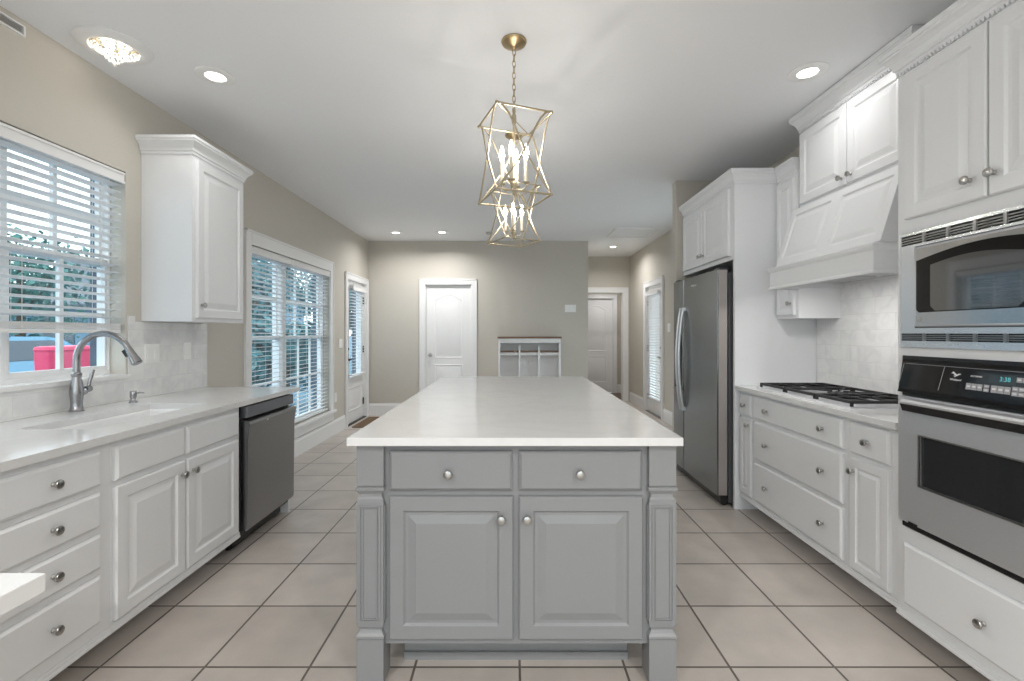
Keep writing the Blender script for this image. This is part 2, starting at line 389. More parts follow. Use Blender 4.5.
sash_unit(win1, -2.40, 1.622, 2.186, W1[2]+.002, W1[3], 2, 2, .545, .016, .010)
MB().box(-2.44, -2.37, 2.186, 2.194, W1[2]+.002, W1[3]).build('mullion', TRIM, win1)
MB().box(-2.37, -2.262, 1.60, 2.785, W1[2]-.02, W1[2]+.002).build('window_sill', CERAMIC, win1)
win2 = struct(thing('window_2', 'large left window', 'window'), 'large white twin window on the left wall', 'window')
sash_unit(win2, -2.385, 4.085, 4.795, W2[2]+.002, W2[3]-.002, 1, 2, .53, .014, .010)
sash_unit(win2, -2.385, 4.865, 5.855, W2[2]+.002, W2[3]-.002, 3, 2, .53, .030, .018, .006)
MB().box(-2.45, -2.345, 4.795, 4.865, W2[2]+.002, W2[3]-.002).build('mullion', TRIM, win2)
for i, (a, b) in enumerate(((-2.15, -0.05), (0.05, 2.10))):  # unseen rear windows, added as fill light for the room
    wn = struct(thing('window_%d' % (i+3), 'added window', 'window'), 'wide unseen window behind the viewer, added to let in fill light, %s one' % ('left', 'right')[i], 'window')
    f = MB()
    f.box(a, a+.05, RY-.08, RY-.03, .05, 2.5).box(b-.05, b, RY-.08, RY-.03, .05, 2.5).box(a+.05, b-.05, RY-.08, RY-.03, .05, .11).box(a+.05, b-.05, RY-.08, RY-.03, 2.44, 2.5).box((a+b)/2-.03, (a+b)/2+.03, RY-.08, RY-.03, .11, 2.44)
    f.build('window_frame', TRIM, wn); MB().box(a+.05, b-.05, RY-.057, RY-.053, .11, 2.44).build('pane', GLASS, wn)

wn = struct(thing('window_5', '', 'window'), 'tall unseen window past the refrigerator, added to light the far end', 'window')  # hidden from the camera, added to bring daylight into the far end
f = MB(); y0, y1, z0, z1 = W5
f.box(XR+.06, XR+.11, y0, y0+.05, z0, z1).box(XR+.06, XR+.11, y1-.05, y1, z0, z1).box(XR+.06, XR+.11, y0+.05, y1-.05, z0, z0+.06).box(XR+.06, XR+.11, y0+.05, y1-.05, z1-.06, z1).box(XR+.06, XR+.11, (y0+y1)/2-.03, (y0+y1)/2+.03, z0+.06, z1-.06)
f.build('window_frame', TRIM, wn); MB().box(XR+.083, XR+.087, y0+.05, y1-.05, z0+.06, z1-.06).build('pane', GLASS, wn)

# ------------------------------------------------------------------ blinds (local frame: x = along width, y = outwards into the room negative)
def blind(label, y0, y1, z0, z1, xc, sgn, rail_z, pitch=.043, width=.050, tilt=.20, valance=True, stack=0.0, tapes=(), group=None, wand=False, head=.065):
    """blind along Y at x=xc; sgn=+1: room lies towards +x; slat outer edge sits lower."""
    t = thing('window_blind', label, 'window blind', (xc, (y0+y1)/2, rail_z), 0, group)
    L = (y1-y0)/2; H = z1-rail_z
    if valance:
        v = MB(); v.box(sgn*.030, sgn*.042, -L, L, H-head, H); v.box(sgn*.042, sgn*.047, -L, L, H-head, H-head+.012); v.box(sgn*.042, sgn*.048, -L, L, H-.015, H-.004)
        v.build('valance', SLAT, t)
    MB().box(-.022, .022, -L+.005, L-.005, H-.045, H-.004).build('headrail', SLAT, t)
    s = MB(); z = H-head-.01; zlo = stack+.045
    dx, dz = math.cos(tilt)*width/2, math.sin(tilt)*width/2
    while z > zlo:
        # curved slat: inner edge (room side) high, outer edge low
        pr = [(sgn*dx, z+dz), (0, z+.003), (-sgn*dx, z-dz), (-sgn*dx, z-dz-.0025), (0, z+.0005), (sgn*dx, z+dz-.0025)]
        s.prism(pr, 'y', -L+.004, L-.004); z -= pitch
    k = 0
    while k*0.0042 < stack:
        s.box(-.024, .024, -L+.004, L-.004, .022+k*.0042, .022+k*.0042+.003); k += 1
    s.build('slats', SLAT, t)
    MB().box(-.024, .024, -L+.003, L-.003, 0, .020).build('bottom_rail', SLAT, t, bevel=.003)
    for f in (.12, .5, .88):
        yy = -L+2*L*f
        c = MB(); c.tube([(sgn*.026, yy, .01), (sgn*.026, yy, H-.03)], .0011, 5); c.tube([(-sgn*.026, yy, .01), (-sgn*.026, yy, H-.03)], .0011, 5)
        c.build('ladder_cord', SLAT, t)
    if wand:
        MB().tube([(sgn*.05, -L+.1, H-.06), (sgn*.052, -L+.1, H-.55)], .004, 6).build('tilt_wand', PLATE, t)
    return t
blind('white blind half raised over the kitchen sink window', 1.635, 2.757, 0, 2.240, -2.318, 1, 1.30, stack=.030, tilt=.17)
blind('white blind over the near half of the large left window', 4.09, 4.827, 0, 2.062, -2.313, 1, .345, tilt=.12, group='blinds on the large left window')
blind('white blind over the far half of the large left window', 4.833, 5.85, 0, 2.062, -2.313, 1, .345, tilt=.12, group='blinds on the large left window')

# ------------------------------------------------------------------ interior doors
def arch_panel(b, x0, x1, z0, z1, arch, y):
    """a moulded raised panel with an optionally arched top, standing on plane y (front is -y)"""
    def loop(i, yy):
        a0, a1, b0, b1 = x0+i, x1-i, z0+i, z1-i
        pts = [(a0, yy, b0), (a1, yy, b0)]
        N = 10
        for k in range(N+1):
            u = k/N; x = a1+(a0-a1)*u; pts.append((x, yy, b1-arch+arch*math.sin(PI*u)**1.3 if arch else b1))
        return pts
    b.loops([loop(0, y+.006), loop(0, y-.001), loop(.010, y-.006), loop(.022, y+.0015), loop(.034, y+.0015), loop(.060, y-.005)])
def panel_door(t, w, h, y, name='door_panel', th=.04):
    """two panel door slab, local x 0..w, front at y"""
    b = MB(); b.box(0, w, y, y+th, .008, h)
    m = .125
    arch_panel(b, m, w-m, .80+.10, h-.13, .09, y)
    arch_panel(b, m, w-m, .22, .80, 0, y)
    return b.build(name, TRIM, t, smooth=.5)
def round_knob(parent, x, y, z, m=NICKEL):
    b = MB(); b.lathe([(.030, 0), (.030, .006), (.012, .010), (.011, .032), (.022, .040), (.028, .052), (.024, .064), (.001, .068)], (x, y, z), 'y', 18, -1)
    return b.build('door_knob', m, parent, smooth=.6)
d2 = struct(thing('door_2', '', 'door', (D2[0]+.014, YB+.035, 0)), 'white two panel arched door in the far wall', 'door')
panel_door(d2, D2[1]-D2[0]-.028, 2.053, 0); round_knob(d2, .065, 0, .95)
for z in (.3, 1.05, 1.8): pass
d5 = struct(thing('door_5', '', 'door', (1.454, 10.235, 0)), 'shaded white arched panel door beyond the hall doorway', 'door')
panel_door(d5, .732, 2.035, 0); round_knob(d5, .06, 0, .95)

def glazed_door(name, lab, x, sgn, y0, y1, lever_near, m_hw, zl=.66):
    """exterior door in a wall along Y; sgn=+1 room at +x."""
    t = struct(thing(name, '', 'door', (x, y0, 0)), lab, 'door'); W = y1-y0
    b = MB(); b.holes(.006, W-.006, .012, 2.045, -sgn*.022, sgn*.022, [(.145, W-.13, zl, 1.92)], 'x')
    f = b.build('door_panel', TRIM, t)
    g = MB()
    for (a0, a1, c0, c1) in ((.115, .155, zl-.025, 1.945), (W-.14, W-.105, zl-.025, 1.945), (.155, W-.14, zl-.025, zl+.01), (.155, W-.14, 1.91, 1.945)):
        g.box(sgn*.022, sgn*.034, a0, a1, c0, c1)
    g.build('lite_frame', TRIM, t, bevel=.003)
    MB().box(-.004, .004, .125, W-.125, zl-.005, 1.925).build('pane', GLASS, t)
    p = MB(); zl > .5 and p.panel(.13, W-.13, .17, .52, [(0, .004), (0, -.002), (.012, -.007), (.026, .001), (.05, .001), (.075, -.004)])
    M = Matrix(((0, -sgn, 0, sgn*.022), (1, 0, 0, 0), (0, 0, 1, 0), (0, 0, 0, 1)))
    p.xform(M); zl > .5 and p.build('lower_panel', TRIM, t)
    h = MB(); yk = .065 if lever_near else W-.065
    h.lathe([(.036, 0), (.036, .012), (.014, .016), (.013, .045)], (sgn*.022, yk, .925), 'x', 16, sgn)
    dirn = 1 if lever_near else -1
    h.tube([(sgn*.062, yk-dirn*.008, .925), (sgn*.064, yk+dirn*.05, .927), (sgn*.062, yk+dirn*.105, .925)], [.014, .012, .010], 8)
    h.build('lever_handle', m_hw, t, smooth=.6)
    MB().lathe([(.038, 0), (.038, .014), (.024, .018), (.020, .024), (.001, .026)], (sgn*.022, yk, 1.075), 'x', 16, sgn).box(sgn*.046, sgn*.062, yk-.004, yk+.004, 1.058, 1.092).build('deadbolt', m_hw, t, smooth=.6)
    yh = W-.008 if lever_near else .008
    for z in (.25, 1.05, 1.8):
        MB().tube([(sgn*.026, yh, z-.05), (sgn*.026, yh, z+.05)], .007, 8).box(sgn*.021, sgn*.024, yh-.03, yh, z-.05, z+.05).build('hinge', BRONZE if m_hw is BRONZE else NICKEL, t)
    return t
glazed_door('door_1', 'white glazed back door with dark lever beside the left corner', -2.335, 1, D1[0]+.006, D1[1]-.006, True, BRONZE)
glazed_door('door_4', 'white full glass door with nickel lever on the right hall wall', XR+.05, -1, D4[0]+.006, D4[1]-.006, True, NICKEL, .26)
MB_ = MB()
struct(MB().box(-2.42, -2.27, D1[0]+.003, D1[1]-.003, 0, .012).build('trim_7', BRONZE), 'dark threshold under the glazed back door', 'trim')
struct(MB().box(XR-.01, XR+.12, D4[0]+.003, D4[1]-.003, 0, .012).build('trim_8', STEELD), 'grey threshold under the right hall door', 'trim')
for nm, x0, x1, Y, in (('a', -2.43, XL, D1), ('b', XR, 2.40, D4)):
    b = MB(); b.box(x0, x1, Y[0], Y[0]+.006, .0, Y[3]).box(x0, x1, Y[1]-.006, Y[1], .0, Y[3]).box(x0, x1, Y[0]+.006, Y[1]-.006, Y[3]-.004, Y[3])
    struct(b.build('trim_9' if nm == 'a' else 'trim_10', TRIM), 'white jamb lining of the %s door' % ('back' if nm == 'a' else 'right hall'), 'trim')
blind('white blind hung on the glazed back door', 6.600, 7.225, 0, 1.985, -2.268, 1, .69, tilt=.15, head=.08)
blind('white closed blind hung on the right hall door', 7.14, 7.77, 0, 1.97, XR+.002, -1, .245, tilt=.75, pitch=.042, head=.06)

# ------------------------------------------------------------------ cabinet kit (local: x along the run, front at y=0 facing -y, z up)
KNOB = MB().lathe([(.0085, 0), (.0085, .003), (.0055, .006), (.0055, .013), (.011, .016), (.0155, .0195), (.0165, .0235), (.0145, .0275), (.008, .0300), (.001, .0305)], (0,0,0), 'y', 18, -1).mesh('knob', NICKEL, .7)
def knob(parent, x, y, z): return place('knob', KNOB, parent, (x, y, z))
DOOR_R = lambda th: [(0, 0), (0, -th+.005), (.005, -th), (.052, -th), (.056, -th+.004), (.060, -th+.008), (.070, -th+.008), (.096, -th+.001), (.100, -th)]
NARROW_R = lambda th: [(0, 0), (0, -th+.005), (.005, -th), (.040, -th), (.043, -th+.005), (.048, -th+.008), (.054, -th+.008), (.066, -th+.001), (.068, -th)]
DRAW_R = lambda th: [(0, 0), (0, -th+.008), (.006, -th+.003), (.010, -th)]
def cab_door(t, x0, x1, z0, z1, m, kn=None, th=.019):
    r = (NARROW_R if x1-x0 < .24 else DOOR_R)(th)
    o = MB().panel(x0, x1, z0, z1, [(i, y-.0005) for i, y in r]).build('cabinet_door', m, t)
    if kn: knob(o, kn[0], -th-.0005, kn[1])
    return o
def drawer(t, x0, x1, z0, z1, m, kns=(), th=.019, name='drawer'):
    o = MB().panel(x0, x1, z0, z1, [(i, y-.0005) for i, y in DRAW_R(th)]).build(name, m, t)
    for k in kns: knob(o, k[0], -th-.0005, k[1])
    return o
TY = 2.012
def crown(t, x0, x1, D, z0, left=True, right=True, dent=False, h=.10, m=WHITE, dl=None, dr=None, inner=0, cope=0):
    """crown moulding sweeping round a wall cabinet; D depth back to the wall"""
    prof = [(0, 0), (.006, 0), (.006, .016), (.012, .020), (.014, .034), (.022, .050), (.034, .064), (.043, .070), (.043, .078), (.048, .082), (.048, h), (0, h)]
    b = MB(); ls = []
    for o, z in prof:
        l = x0-(o if left else 0)+o*inner; r = x1+(o if right else 0)
        ls.append([(l, D if dl is None else dl, z0+z), (l, -o, z0+z), (r, -o, z0+z), (r, D if dr is None else dr-o*cope, z0+z)])
    b.loops(ls, False, False, closed=False)
    l, r = x0-(.048 if left else 0), x1+(.048 if right else 0)
    if dent:
        n = int((x1-x0)/.016)
        for i in range(n): b.box(x0+i*.016, x0+i*.016+.008, -.010, 0, z0-.010, z0+.004)
    return b.build('crown_molding', m, t)
def base_body(t, x0, x1, D, m=WHITE, z1=.870, low=None, toe=.150, zb=.105):
    b = MB()
    if low:
        b.box(x0, x1, 0, D, zb, low); b.box(x0, x1, 0, .02, low, z1); b.box(x0, x0+.018, .02, D, low, z1); b.box(x1-.018, x1, .02, D, low, z1)
    else: b.box(x0, x1, 0, D, zb, z1)
    b.build('body', m, t)
    MB().box(x0, x1, toe, D, 0, zb-.001).build('toe_kick', m, t)
    # small stepped strip along the bottom of the face
    MB().prism([(0, zb), (0, zb+.030), (-.004, zb+.030), (-.006, zb+.024), (-.006, zb+.014), (-.009, zb+.010), (-.009, zb)], 'x', x0, x1).build('bottom_strip', m, t)

# ---- left run: face at x=-1.60, local x -> +Y
LF = -1.60; LD = .672
t = thing('drawer_base_cabinet', 'white four drawer base cabinet nearest the viewer on the left', 'cabinet', (LF, 1.395, 0), PI/2)
base_body(t, 0, .470, LD)
for z0, z1 in ((.712, .845), (.553, .686), (.394, .525), (.185, .366)):
    drawer(t, .018, .415, z0, z1, WHITE, [(.222, (z0+z1)/2)])
t = thing('sink_base_cabinet', 'white double door base cabinet under the sink', 'cabinet', (LF, 1.866, 0), PI/2)
base_body(t, 0, .884, LD, low=.62)
drawer(t, .012, .408, .708, .842, WHITE, name='false_drawer_front'); drawer(t, .424, .850, .708, .842, WHITE, name='false_drawer_front')
cab_door(t, .012, .408, .150, .684, WHITE, (.382, .622)); cab_door(t, .424, .850, .150, .684, WHITE, (.460, .622))
t = thing('corner_base_cabinet', 'plain white corner cabinet under the near end of the left counter', 'cabinet', (LF, .700, 0), PI/2)
base_body(t, 0, .694, LD); drawer(t, .03, .66, .15, .838, WHITE, name='blank_panel')
t = thing('end_panel', 'white end panel closing the counter beside the dishwasher', 'cabinet panel', (LF, 3.395, 0), PI/2)
MB().box(0, .022, .02, LD, 0, .870).build('panel', WHITE, t)

# dishwasher
t = thing('dishwasher', 'dark stainless dishwasher under the left counter end', 'dishwasher', (LF, 2.765, 0), PI/2)
MB().box(0.004, .612, .012, .58, .09, .866).build('tub', BLACK, t)
MB().box(0.016, .608, -.030, .010, .795, .862).build('control_strip', mat('dishwasher_control_grey', (.20, .21, .23), .35, .7), t, bevel=.003)
b = MB()
prof = []
zs = [.125, .14, .40, .66, .735, .757, .772, .780]
ys = [-.024, -.032, -.034, -.037, -.044, -.050, -.044, -.026]
b.loops([[(0.016, y, z), (.608, y, z), (.608, .010, z), (.016, .010, z)] for y, z in zip(ys, zs)])
b.build('door', STEELD, t, smooth=.6)
MB().box(.02, .60, .06, .075, .02, .088).build('kick_plate', BLACK, t)
for x in (.05, .56): MB().lathe([(.016, 0), (.016, .012), (.008, .014), (.008, .09)], (x, .10, 0), 'z', 12).build('foot', RUBBER, t)
MB().prism([(-.0448, .742), (-.0505, .757), (-.0508, .757), (-.0453, .742)], 'x', .205, .228).build('badge', PRINT, t)

# left counter with the sink cut-out, and the peninsula slab
SK = (-2.05, -1.735, 1.94, 2.66)
o = MB().holes(XL+.002, -1.57, .755, 3.475, .872, .902, [SK], 'z').build('countertop', QUARTZ)
tag(o, 'long white quartz countertop along the left wall with sink cutout', 'countertop')
o = MB().box(XL+.002, -.742, -.10, .748, .8885, .9185).build('countertop', QUARTZ, bevel=.002)
tag(o, 'white quartz peninsula slab corner at the lower left edge', 'countertop')
t = thing('peninsula_base_cabinet', 'white base cabinet under the quartz peninsula at lower left', 'cabinet', (-1.0, -.08, 0), PI/2)
base_body(t, 0, .76, 1.25, z1=.888); cab_door(t, .03, .37, .15, .84, WHITE, (.34, .7)); cab_door(t, .39, .73, .15, .84, WHITE, (.42, .7))

# sink
t = thing('kitchen_sink', 'white undermount sink set in the left countertop', 'sink', ((SK[0]+SK[1])/2, (SK[2]+SK[3])/2, .66))
hx, hy = (SK[1]-SK[0])/2, (SK[3]-SK[2])/2
def rect(a, c, z): return [(-a, -c, z), (a, -c, z), (a, c, z), (-a, c, z)]
MB().loops([rect(hx+.02, hy+.02, .2115), rect(hx-.004, hy-.004, .2115), rect(hx-.008, hy-.008, .20), rect(hx-.014, hy-.014, .03), rect(hx-.05, hy-.05, .008), rect(.02, .02, .004)], False, True).loops([rect(hx+.02, hy+.02, .2110), rect(hx+.02, hy+.02, .19), rect(hx+.002, hy+.002, .18), rect(hx-.004, hy-.004, .02), rect(hx-.05, hy-.05, 0)], False, True).build('basin', CERAMIC, t)
MB().lathe([(.042, 0), (.042, .003), (.030, .004), (.028, .001)], (0, 0, .0085), 'z', 20).build('drain', NICKEL, t, smooth=.6)

# faucet
t = thing('kitchen_faucet', 'brushed nickel gooseneck pull-down faucet behind the sink', 'faucet', (-2.212, 2.385, .902))
MB().lathe([(.031, 0), (.032, .006), (.027, .012), (.024, .030), (.025, .055), (.0285, .085), (.029, .105), (.025, .140), (.0195, .165), (.018, .178)], (0,0,0), 'z', 24).build('body', FAUCET, t, smooth=.7)
MB().lathe([(.019, .176), (.0215, .181), (.0215, .192), (.0175, .196), (.016, .200)], (0,0,0), 'z', 24).build('collar', FAUCET, t, smooth=.7)
pts = [(0, 0, .195), (0, 0, .24)]; R = .138; cz = .262
for k in range(0, 15):
    a = PI - (PI*0.86)*k/14; pts.append((R+R*math.cos(a)*1.0, 0, cz+R*math.sin(a)*.96))
MB().tube(pts, [.0155]*2+[.0150]*15, 14).build('spout', FAUCET, t, smooth=.8)
e = Vector(pts[-1]); d = (Vector(pts[-1])-Vector(pts[-2])).normalized()
MB().tube([e-d*.005, e+d*.012, e+d*.055, e+d*.085, e+d*.089], [.0155, .0165, .0205, .0245, .021], 16).build('spray_head', FAUCET, t, smooth=.7)
MB().box(-.010, .004, -.006, .006, -.008, .008).xform(Matrix.Translation(e+d*.03+Vector((-.026, 0, .004)))@Matrix.Rotation(-.6, 4, 'Y')@Matrix.Diagonal((1.2, 1, 2.3, 1))).build('spray_button', BLACK, t)
MB().tube([(0, .014, .088), (.006, .040, .098), (.008, .052, .108)], [.017, .016, .012], 12).lathe([(.001, -.017), (.015, -.014), (.0185, 0), (.015, .014), (.001, .017)], (.008, .054, .108), 'y', 14).build('handle_hub', FAUCET, t, smooth=.7)
MB().tube([(.008, .056, .112), (.010, .064, .150), (.012, .074, .186), (.012, .078, .205)], [.0095, .0075, .0095, .010], 10).build('lever', FAUCET, t, smooth=.7)
# soap pump
t = thing('soap_dispenser', 'short brushed nickel soap pump right of the faucet', 'soap dispenser', (-2.17, 2.69, .902))
MB().lathe([(.022, 0), (.022, .004), (.014, .012), (.012, .022), (.016, .030), (.0165, .062), (.014, .066), (.001, .067)], (0,0,0), 'z', 18).build('pump', FAUCET, t, smooth=.6)
MB().tube([(.010, 0, .050), (.030, .008, .056), (.052, .014, .053)], [.005, .0045, .004], 8).build('nozzle', FAUCET, t, smooth=.7)

# left backsplash
o = MB().holes(.755, 3.50, .903, 1.402, XL, XL+.009, [(1.60, 2.785, 1.036, 1.5), (2.83, 3.44, 1.368, 1.5)], 'x').build('backsplash_wall', MARBLE)
struct(o, 'marble subway tile backsplash under the left window and cabinet', 'backsplash')

# left wall cabinet: face x=-1.966
t = thing('wall_cabinet', 'tall white wall cabinet with crown between the left windows', 'cabinet', (-1.966, 2.885, 0), PI/2)
b = MB().box(0, .550, 0, .312, 1.372, 2.405); b.build('body', WHITE, t)
cab_door(t, .028, .522, 1.395, 2.375, WHITE, (.060, 1.475))
MB().box(.012, .018, -.0005, 0, 1.38, 2.39).build('face_bead', WHITE, t)
crown(t, 0, .550, .312, 2.400)

# ---- right run: face at x=1.68, local x -> -Y (0 at the far end)
RF = 1.682; RD = .566
t = thing('narrow_base_cabinet', 'narrow white base cabinet beside the refrigerator panel', 'cabinet', (RF, 3.452, 0), -PI/2)
base_body(t, 0, .200, RD, z1=.882); drawer(t, .014, .176, .712, .858, WHITE, [(.095, .785)]); cab_door(t, .014, .176, .150, .690, WHITE, (.148, .650))
t = thing('wide_drawer_base_cabinet', 'white three drawer base cabinet under the gas cooktop', 'cabinet', (RF, 3.251, 0), -PI/2)
base_body(t, 0, .905, RD, z1=.882)
for z0, z1 in ((.714, .862), (.436, .692), (.152, .414)):
    drawer(t, .022, .878, z0, z1, WHITE, [(.185, (z0+z1)/2), (.738, (z0+z1)/2)])
t = thing('narrow_base_cabinet', 'narrow white base cabinet beside the oven tower', 'cabinet', (RF, 2.345, 0), -PI/2)
base_body(t, 0, .331, RD, z1=.882); drawer(t, .030, .268, .712, .862, WHITE, [(.149, .787)]); cab_door(t, .030, .268, .150, .690, WHITE, (.058, .628))
o = MB().box(1.643, XR-.002, 2.014, 3.455, .884, .915).build('countertop', QUARTZ, bevel=.002)
tag(o, 'white quartz countertop along the right wall under the hood', 'countertop')
o = MB().box(XR-.009, XR, 2.014, 3.455, .916, 1.75).build('backsplash_wall_right', MARBLE)
struct(o, 'white marble subway tile backsplash behind the cooktop', 'backsplash')

# oven tower: face x=1.64, far edge y=2.0
TF = 1.655; TD = .592; TW = .79
OV = (.030, .760, .490, 1.206); MW = (.026, .764, 1.242, 1.714)
t = thing('oven_tower_cabinet', 'tall white cabinet housing the microwave and wall oven', 'cabinet', (TF, TY, 0), -PI/2)
b = MB(); b.holes(0, TW, .105, 2.405, 0, .02, [(OV[0]+.02, OV[1]-.02, OV[2]+.02, OV[3]-.02), (MW[0]+.02, MW[1]-.02, MW[2]+.02, MW[3]-.02)], 'y')
b.box(0, .018, .02, TD, .105, 2.405).box(TW-.018, TW, .02, TD, .105, 2.405).box(.018, TW-.018, TD-.01, TD, .105, 2.405)
b.box(.018, TW-.018, .02, TD-.01, .470, .488).box(.018, TW-.018, .02, TD-.01, 1.216, 1.236).box(.018, TW-.018, .02, TD-.01, 1.726, 1.744).box(.018, TW-.018, .02, TD-.01, 2.387, 2.405).box(.018, TW-.018, .02, TD-.01, .105, .123)
b.build('body', WHITE, t)
MB().box(0, TW, .15, TD, 0, .104).build('toe_kick', WHITE, t)
MB().prism([(0, .105), (0, .135), (-.004, .135), (-.006, .129), (-.006, .119), (-.009, .115), (-.009, .105)], 'x', 0, TW).build('bottom_strip', WHITE, t)
cab_door(t, .050, .391, 1.772, 2.378, WHITE, (.335, 1.845)); cab_door(t, .398, .740, 1.772, 2.378, WHITE, (.420, 1.845))
drawer(t, .045, .745, .172, .425, WHITE, [(.385, .292)])
crown(t, 0, TW, TD, 2.400, True, True, dent=True)

# wall oven
t = thing('wall_oven', 'black and stainless single wall oven below the microwave', 'oven', (TF, TY, 0), -PI/2)
x0, x1, z0, z1 = OV
MB().box(x0+.025, x1-.025, .0, .56, z0+.025, z1-.025).build('oven_box', DARKCAV, t)
b = MB(); b.panel(x0, x1, z0, z1, [(0, -.001), (0, -.006), (.004, -.010), (.014, -.010)]); b.build('surround', BLACK, t)
# control panel, leaning
cp0, cp1 = 1.052, 1.192
b = MB(); b.prism([(-.010, cp0), (-.036, cp0+.004), (-.032, cp0+.018), (-.016, cp1-.012), (-.013, cp1), (-.010, cp1)], 'x', x0+.010, x1-.010); cpo = b.build('control_panel', BGLASS, t)
def on_panel(x, z):   # a point on the leaning glass
    f = (z-(cp0+.018))/((cp1-.012)-(cp0+.018)); return -.032+f*.016-.0006
ang = math.atan2(.016, (cp1-.012)-(cp0+.018))
def stick(me, x, z, name, par=None):
    o = place(name, me, par or cpo, (x, on_panel(x, z), z)); o.rotation_euler = (PI/2-ang, 0, 0); return o
b = MB(); b.tube([(.222, on_panel(0, cp0+.03), cp0+.03), (.236, on_panel(0, cp1-.018), cp1-.018)], .001, 4); b.tube([(x0+.03, on_panel(0, cp1-.018), cp1-.018), (x1-.03, on_panel(0, cp1-.018), cp1-.018)], .0008, 4)
b.tube([(x0+.008, on_panel(0, cp0+.03), cp0+.03), (x0+.022, on_panel(0, cp1-.018), cp1-.018)], .001, 4); b.build('panel_lines', KEYS, cpo)
# maker's mark: a script swoosh over a small line of lettering
def swoosh():
    b = MB(); b.tube([(-.018, .004, 0), (-.012, .009, 0), (-.004, .002, 0), (.004, -.002, 0), (.010, .003, 0), (.018, .004, 0)], [.001, .0035, .004, .003, .003, .0012], 6)
    b.tube([(-.008, -.002, 0), (-.004, -.007, 0), (.002, -.003, 0)], [.001, .002, .001], 6)
    b.xform(Matrix.Diagonal((1, 1, .12, 1))); return b.mesh('maker_mark', PRINT)
stick(swoosh(), .285, 1.146, 'maker_mark')
stick(text_mesh('Whirlpool', .0105, 'lettering', PRINT), .285, 1.128, 'lettering')
stick(text_mesh('ACCUBAKE', .0080, 'lettering', PRINT), .360, 1.147, 'lettering')
b = MB(); b.box(-.045, .045, -.016, .016, -.0005, .0003); stick(b.mesh('display', DISP), .448, 1.145, 'display')
stick(text_mesh('3:38', .021, 'clock_digits', CLOCK), .457, 1.145, 'clock_digits')
for (kx, kw, kz, kh, nx, ny) in ((.357, .060, 1.110, .026, 3, 1), (.400, .020, 1.110, .026, 1, 2), (.447, .064, 1.110, .028, 3, 1), (.502, .040, 1.110, .032, 2, 2), (.510, .036, 1.148, .018, 2, 1), (.56, .05, 1.110, .03, 3, 2), (.62, .05, 1.110, .03, 2, 2)):
    b = MB()
    for i in range(nx):
        for j in range(ny):
            cw, ch = kw/nx, kh/ny; cx, cz = -kw/2+cw*(i+.5), -kh/2+ch*(j+.5)
            b.box(cx-cw*.46, cx+cw*.46, cz-ch*.44, cz+ch*.44, -.0004, .0004)
    k = stick(b.mesh('keypad', KEYS), kx, kz, 'keypad')
    b = MB()
    for i in range(nx):
        for j in range(ny):
            cw, ch = kw/nx, kh/ny; cx, cz = -kw/2+cw*(i+.5), -kh/2+ch*(j+.5)
            b.box(cx-cw*.28, cx+cw*.28, cz-ch*.10, cz+ch*.12, .0004, .0008)
    place('key_marks', b.mesh('key_marks', PRINT), k)
# door and handle
dz0, dz1 = .522, 1.040
wx0, wx1, wz0, wz1 = x0+.110, x1-.110, .690, .888
b = MB(); b.holes(x0+.008, x1-.008, dz0, dz1, -.030, -.011, [(wx0, wx1, wz0, wz1)], 'y'); dr = b.build('oven_door', STEEL, t)
b = MB()
for a in ((wx0-.006, wx0, wz0-.006, wz1+.006), (wx1, wx1+.006, wz0-.006, wz1+.006), (wx0, wx1, wz0-.006, wz0), (wx0, wx1, wz1, wz1+.006)): b.box(a[0], a[1], -.033, -.026, a[2], a[3])
b.build('window_trim', NICKEL, dr)
MB().box(wx0, wx1, -.024, -.013, wz0, wz1).build('door_window', OVGLASS, dr)
b = MB(); b.prism([(-.030, 1.036), (-.060, 1.030), (-.066, 1.020), (-.062, 1.012), (-.030, 1.012)], 'x', x0+.055, x1-.055); b.build('handle', STEEL, dr, bevel=.002)
MB().prism([(-.030, 1.0115), (-.060, 1.0115), (-.050, .982), (-.030, .978)], 'x', x0+.050, x1-.050).build('handle_grip', BLACK, dr)
MB().box(x0+.06, x0+.10, -.034, -.030, dz0+.001, dz0+.008).build('door_stop', BLACK, dr)

# built-in microwave
t = thing('built_in_microwave', 'stainless built-in microwave above the wall oven', 'microwave', (TF, TY, 0), -PI/2)
x0, x1, z0, z1 = MW
MB().box(x0+.025, x1-.025, .0, .50, z0+.025, z1-.025).build('microwave_box', DARKCAV, t)
b = MB(); b.holes(x0, x1, z0, z1, -.012, -.001, [(x0+.006, x1-.006, z1-.052, z1-.012), (x0+.006, x1-.006, z0+.026, z0+.056), (x0+.070, x1-.070, z0+.078, z1-.062)], 'y'); b.build('trim_kit', TRIMSTEEL, t)
for (a, c) in ((z1-.052, z1-.012), (z0+.026, z0+.056)):
    g = MB(); n = 7; W = x1-x0-.012
    for i in range(1, n): g.box(x0+.006+W*i/n-.006, x0+.006+W*i/n+.006, -.0115, -.005, a, c)
    for k in (1, 2, 3): zz = a+(c-a)*k/4; g.box(x0+.006, x1-.006, -.011, -.006, zz-.0018, zz+.0018)
    g.build('vent_grille', STEELD, t); MB().box(x0+.006, x1-.006, -.004, -.0015, a, c).build('vent_backing', BLACK, t)
dx0, dx1, dz0, dz1 = x0+.071, x1-.071, z0+.078, z1-.062
MB().box(dx0-.0005, dx1+.0005, -.008, -.0012, dz0+.0005, dz1-.0005).build('door_gap_dark', BLACK, t)  # shade of the gap round the door put in as a black sheet
b = MB(); b.panel(dx0+.003, dx1-.003, dz0+.003, dz1-.003, [(0, -.001), (0, -.014), (.004, -.020), (.010, -.021)]); dr = b.build('microwave_door', CHROME, t)
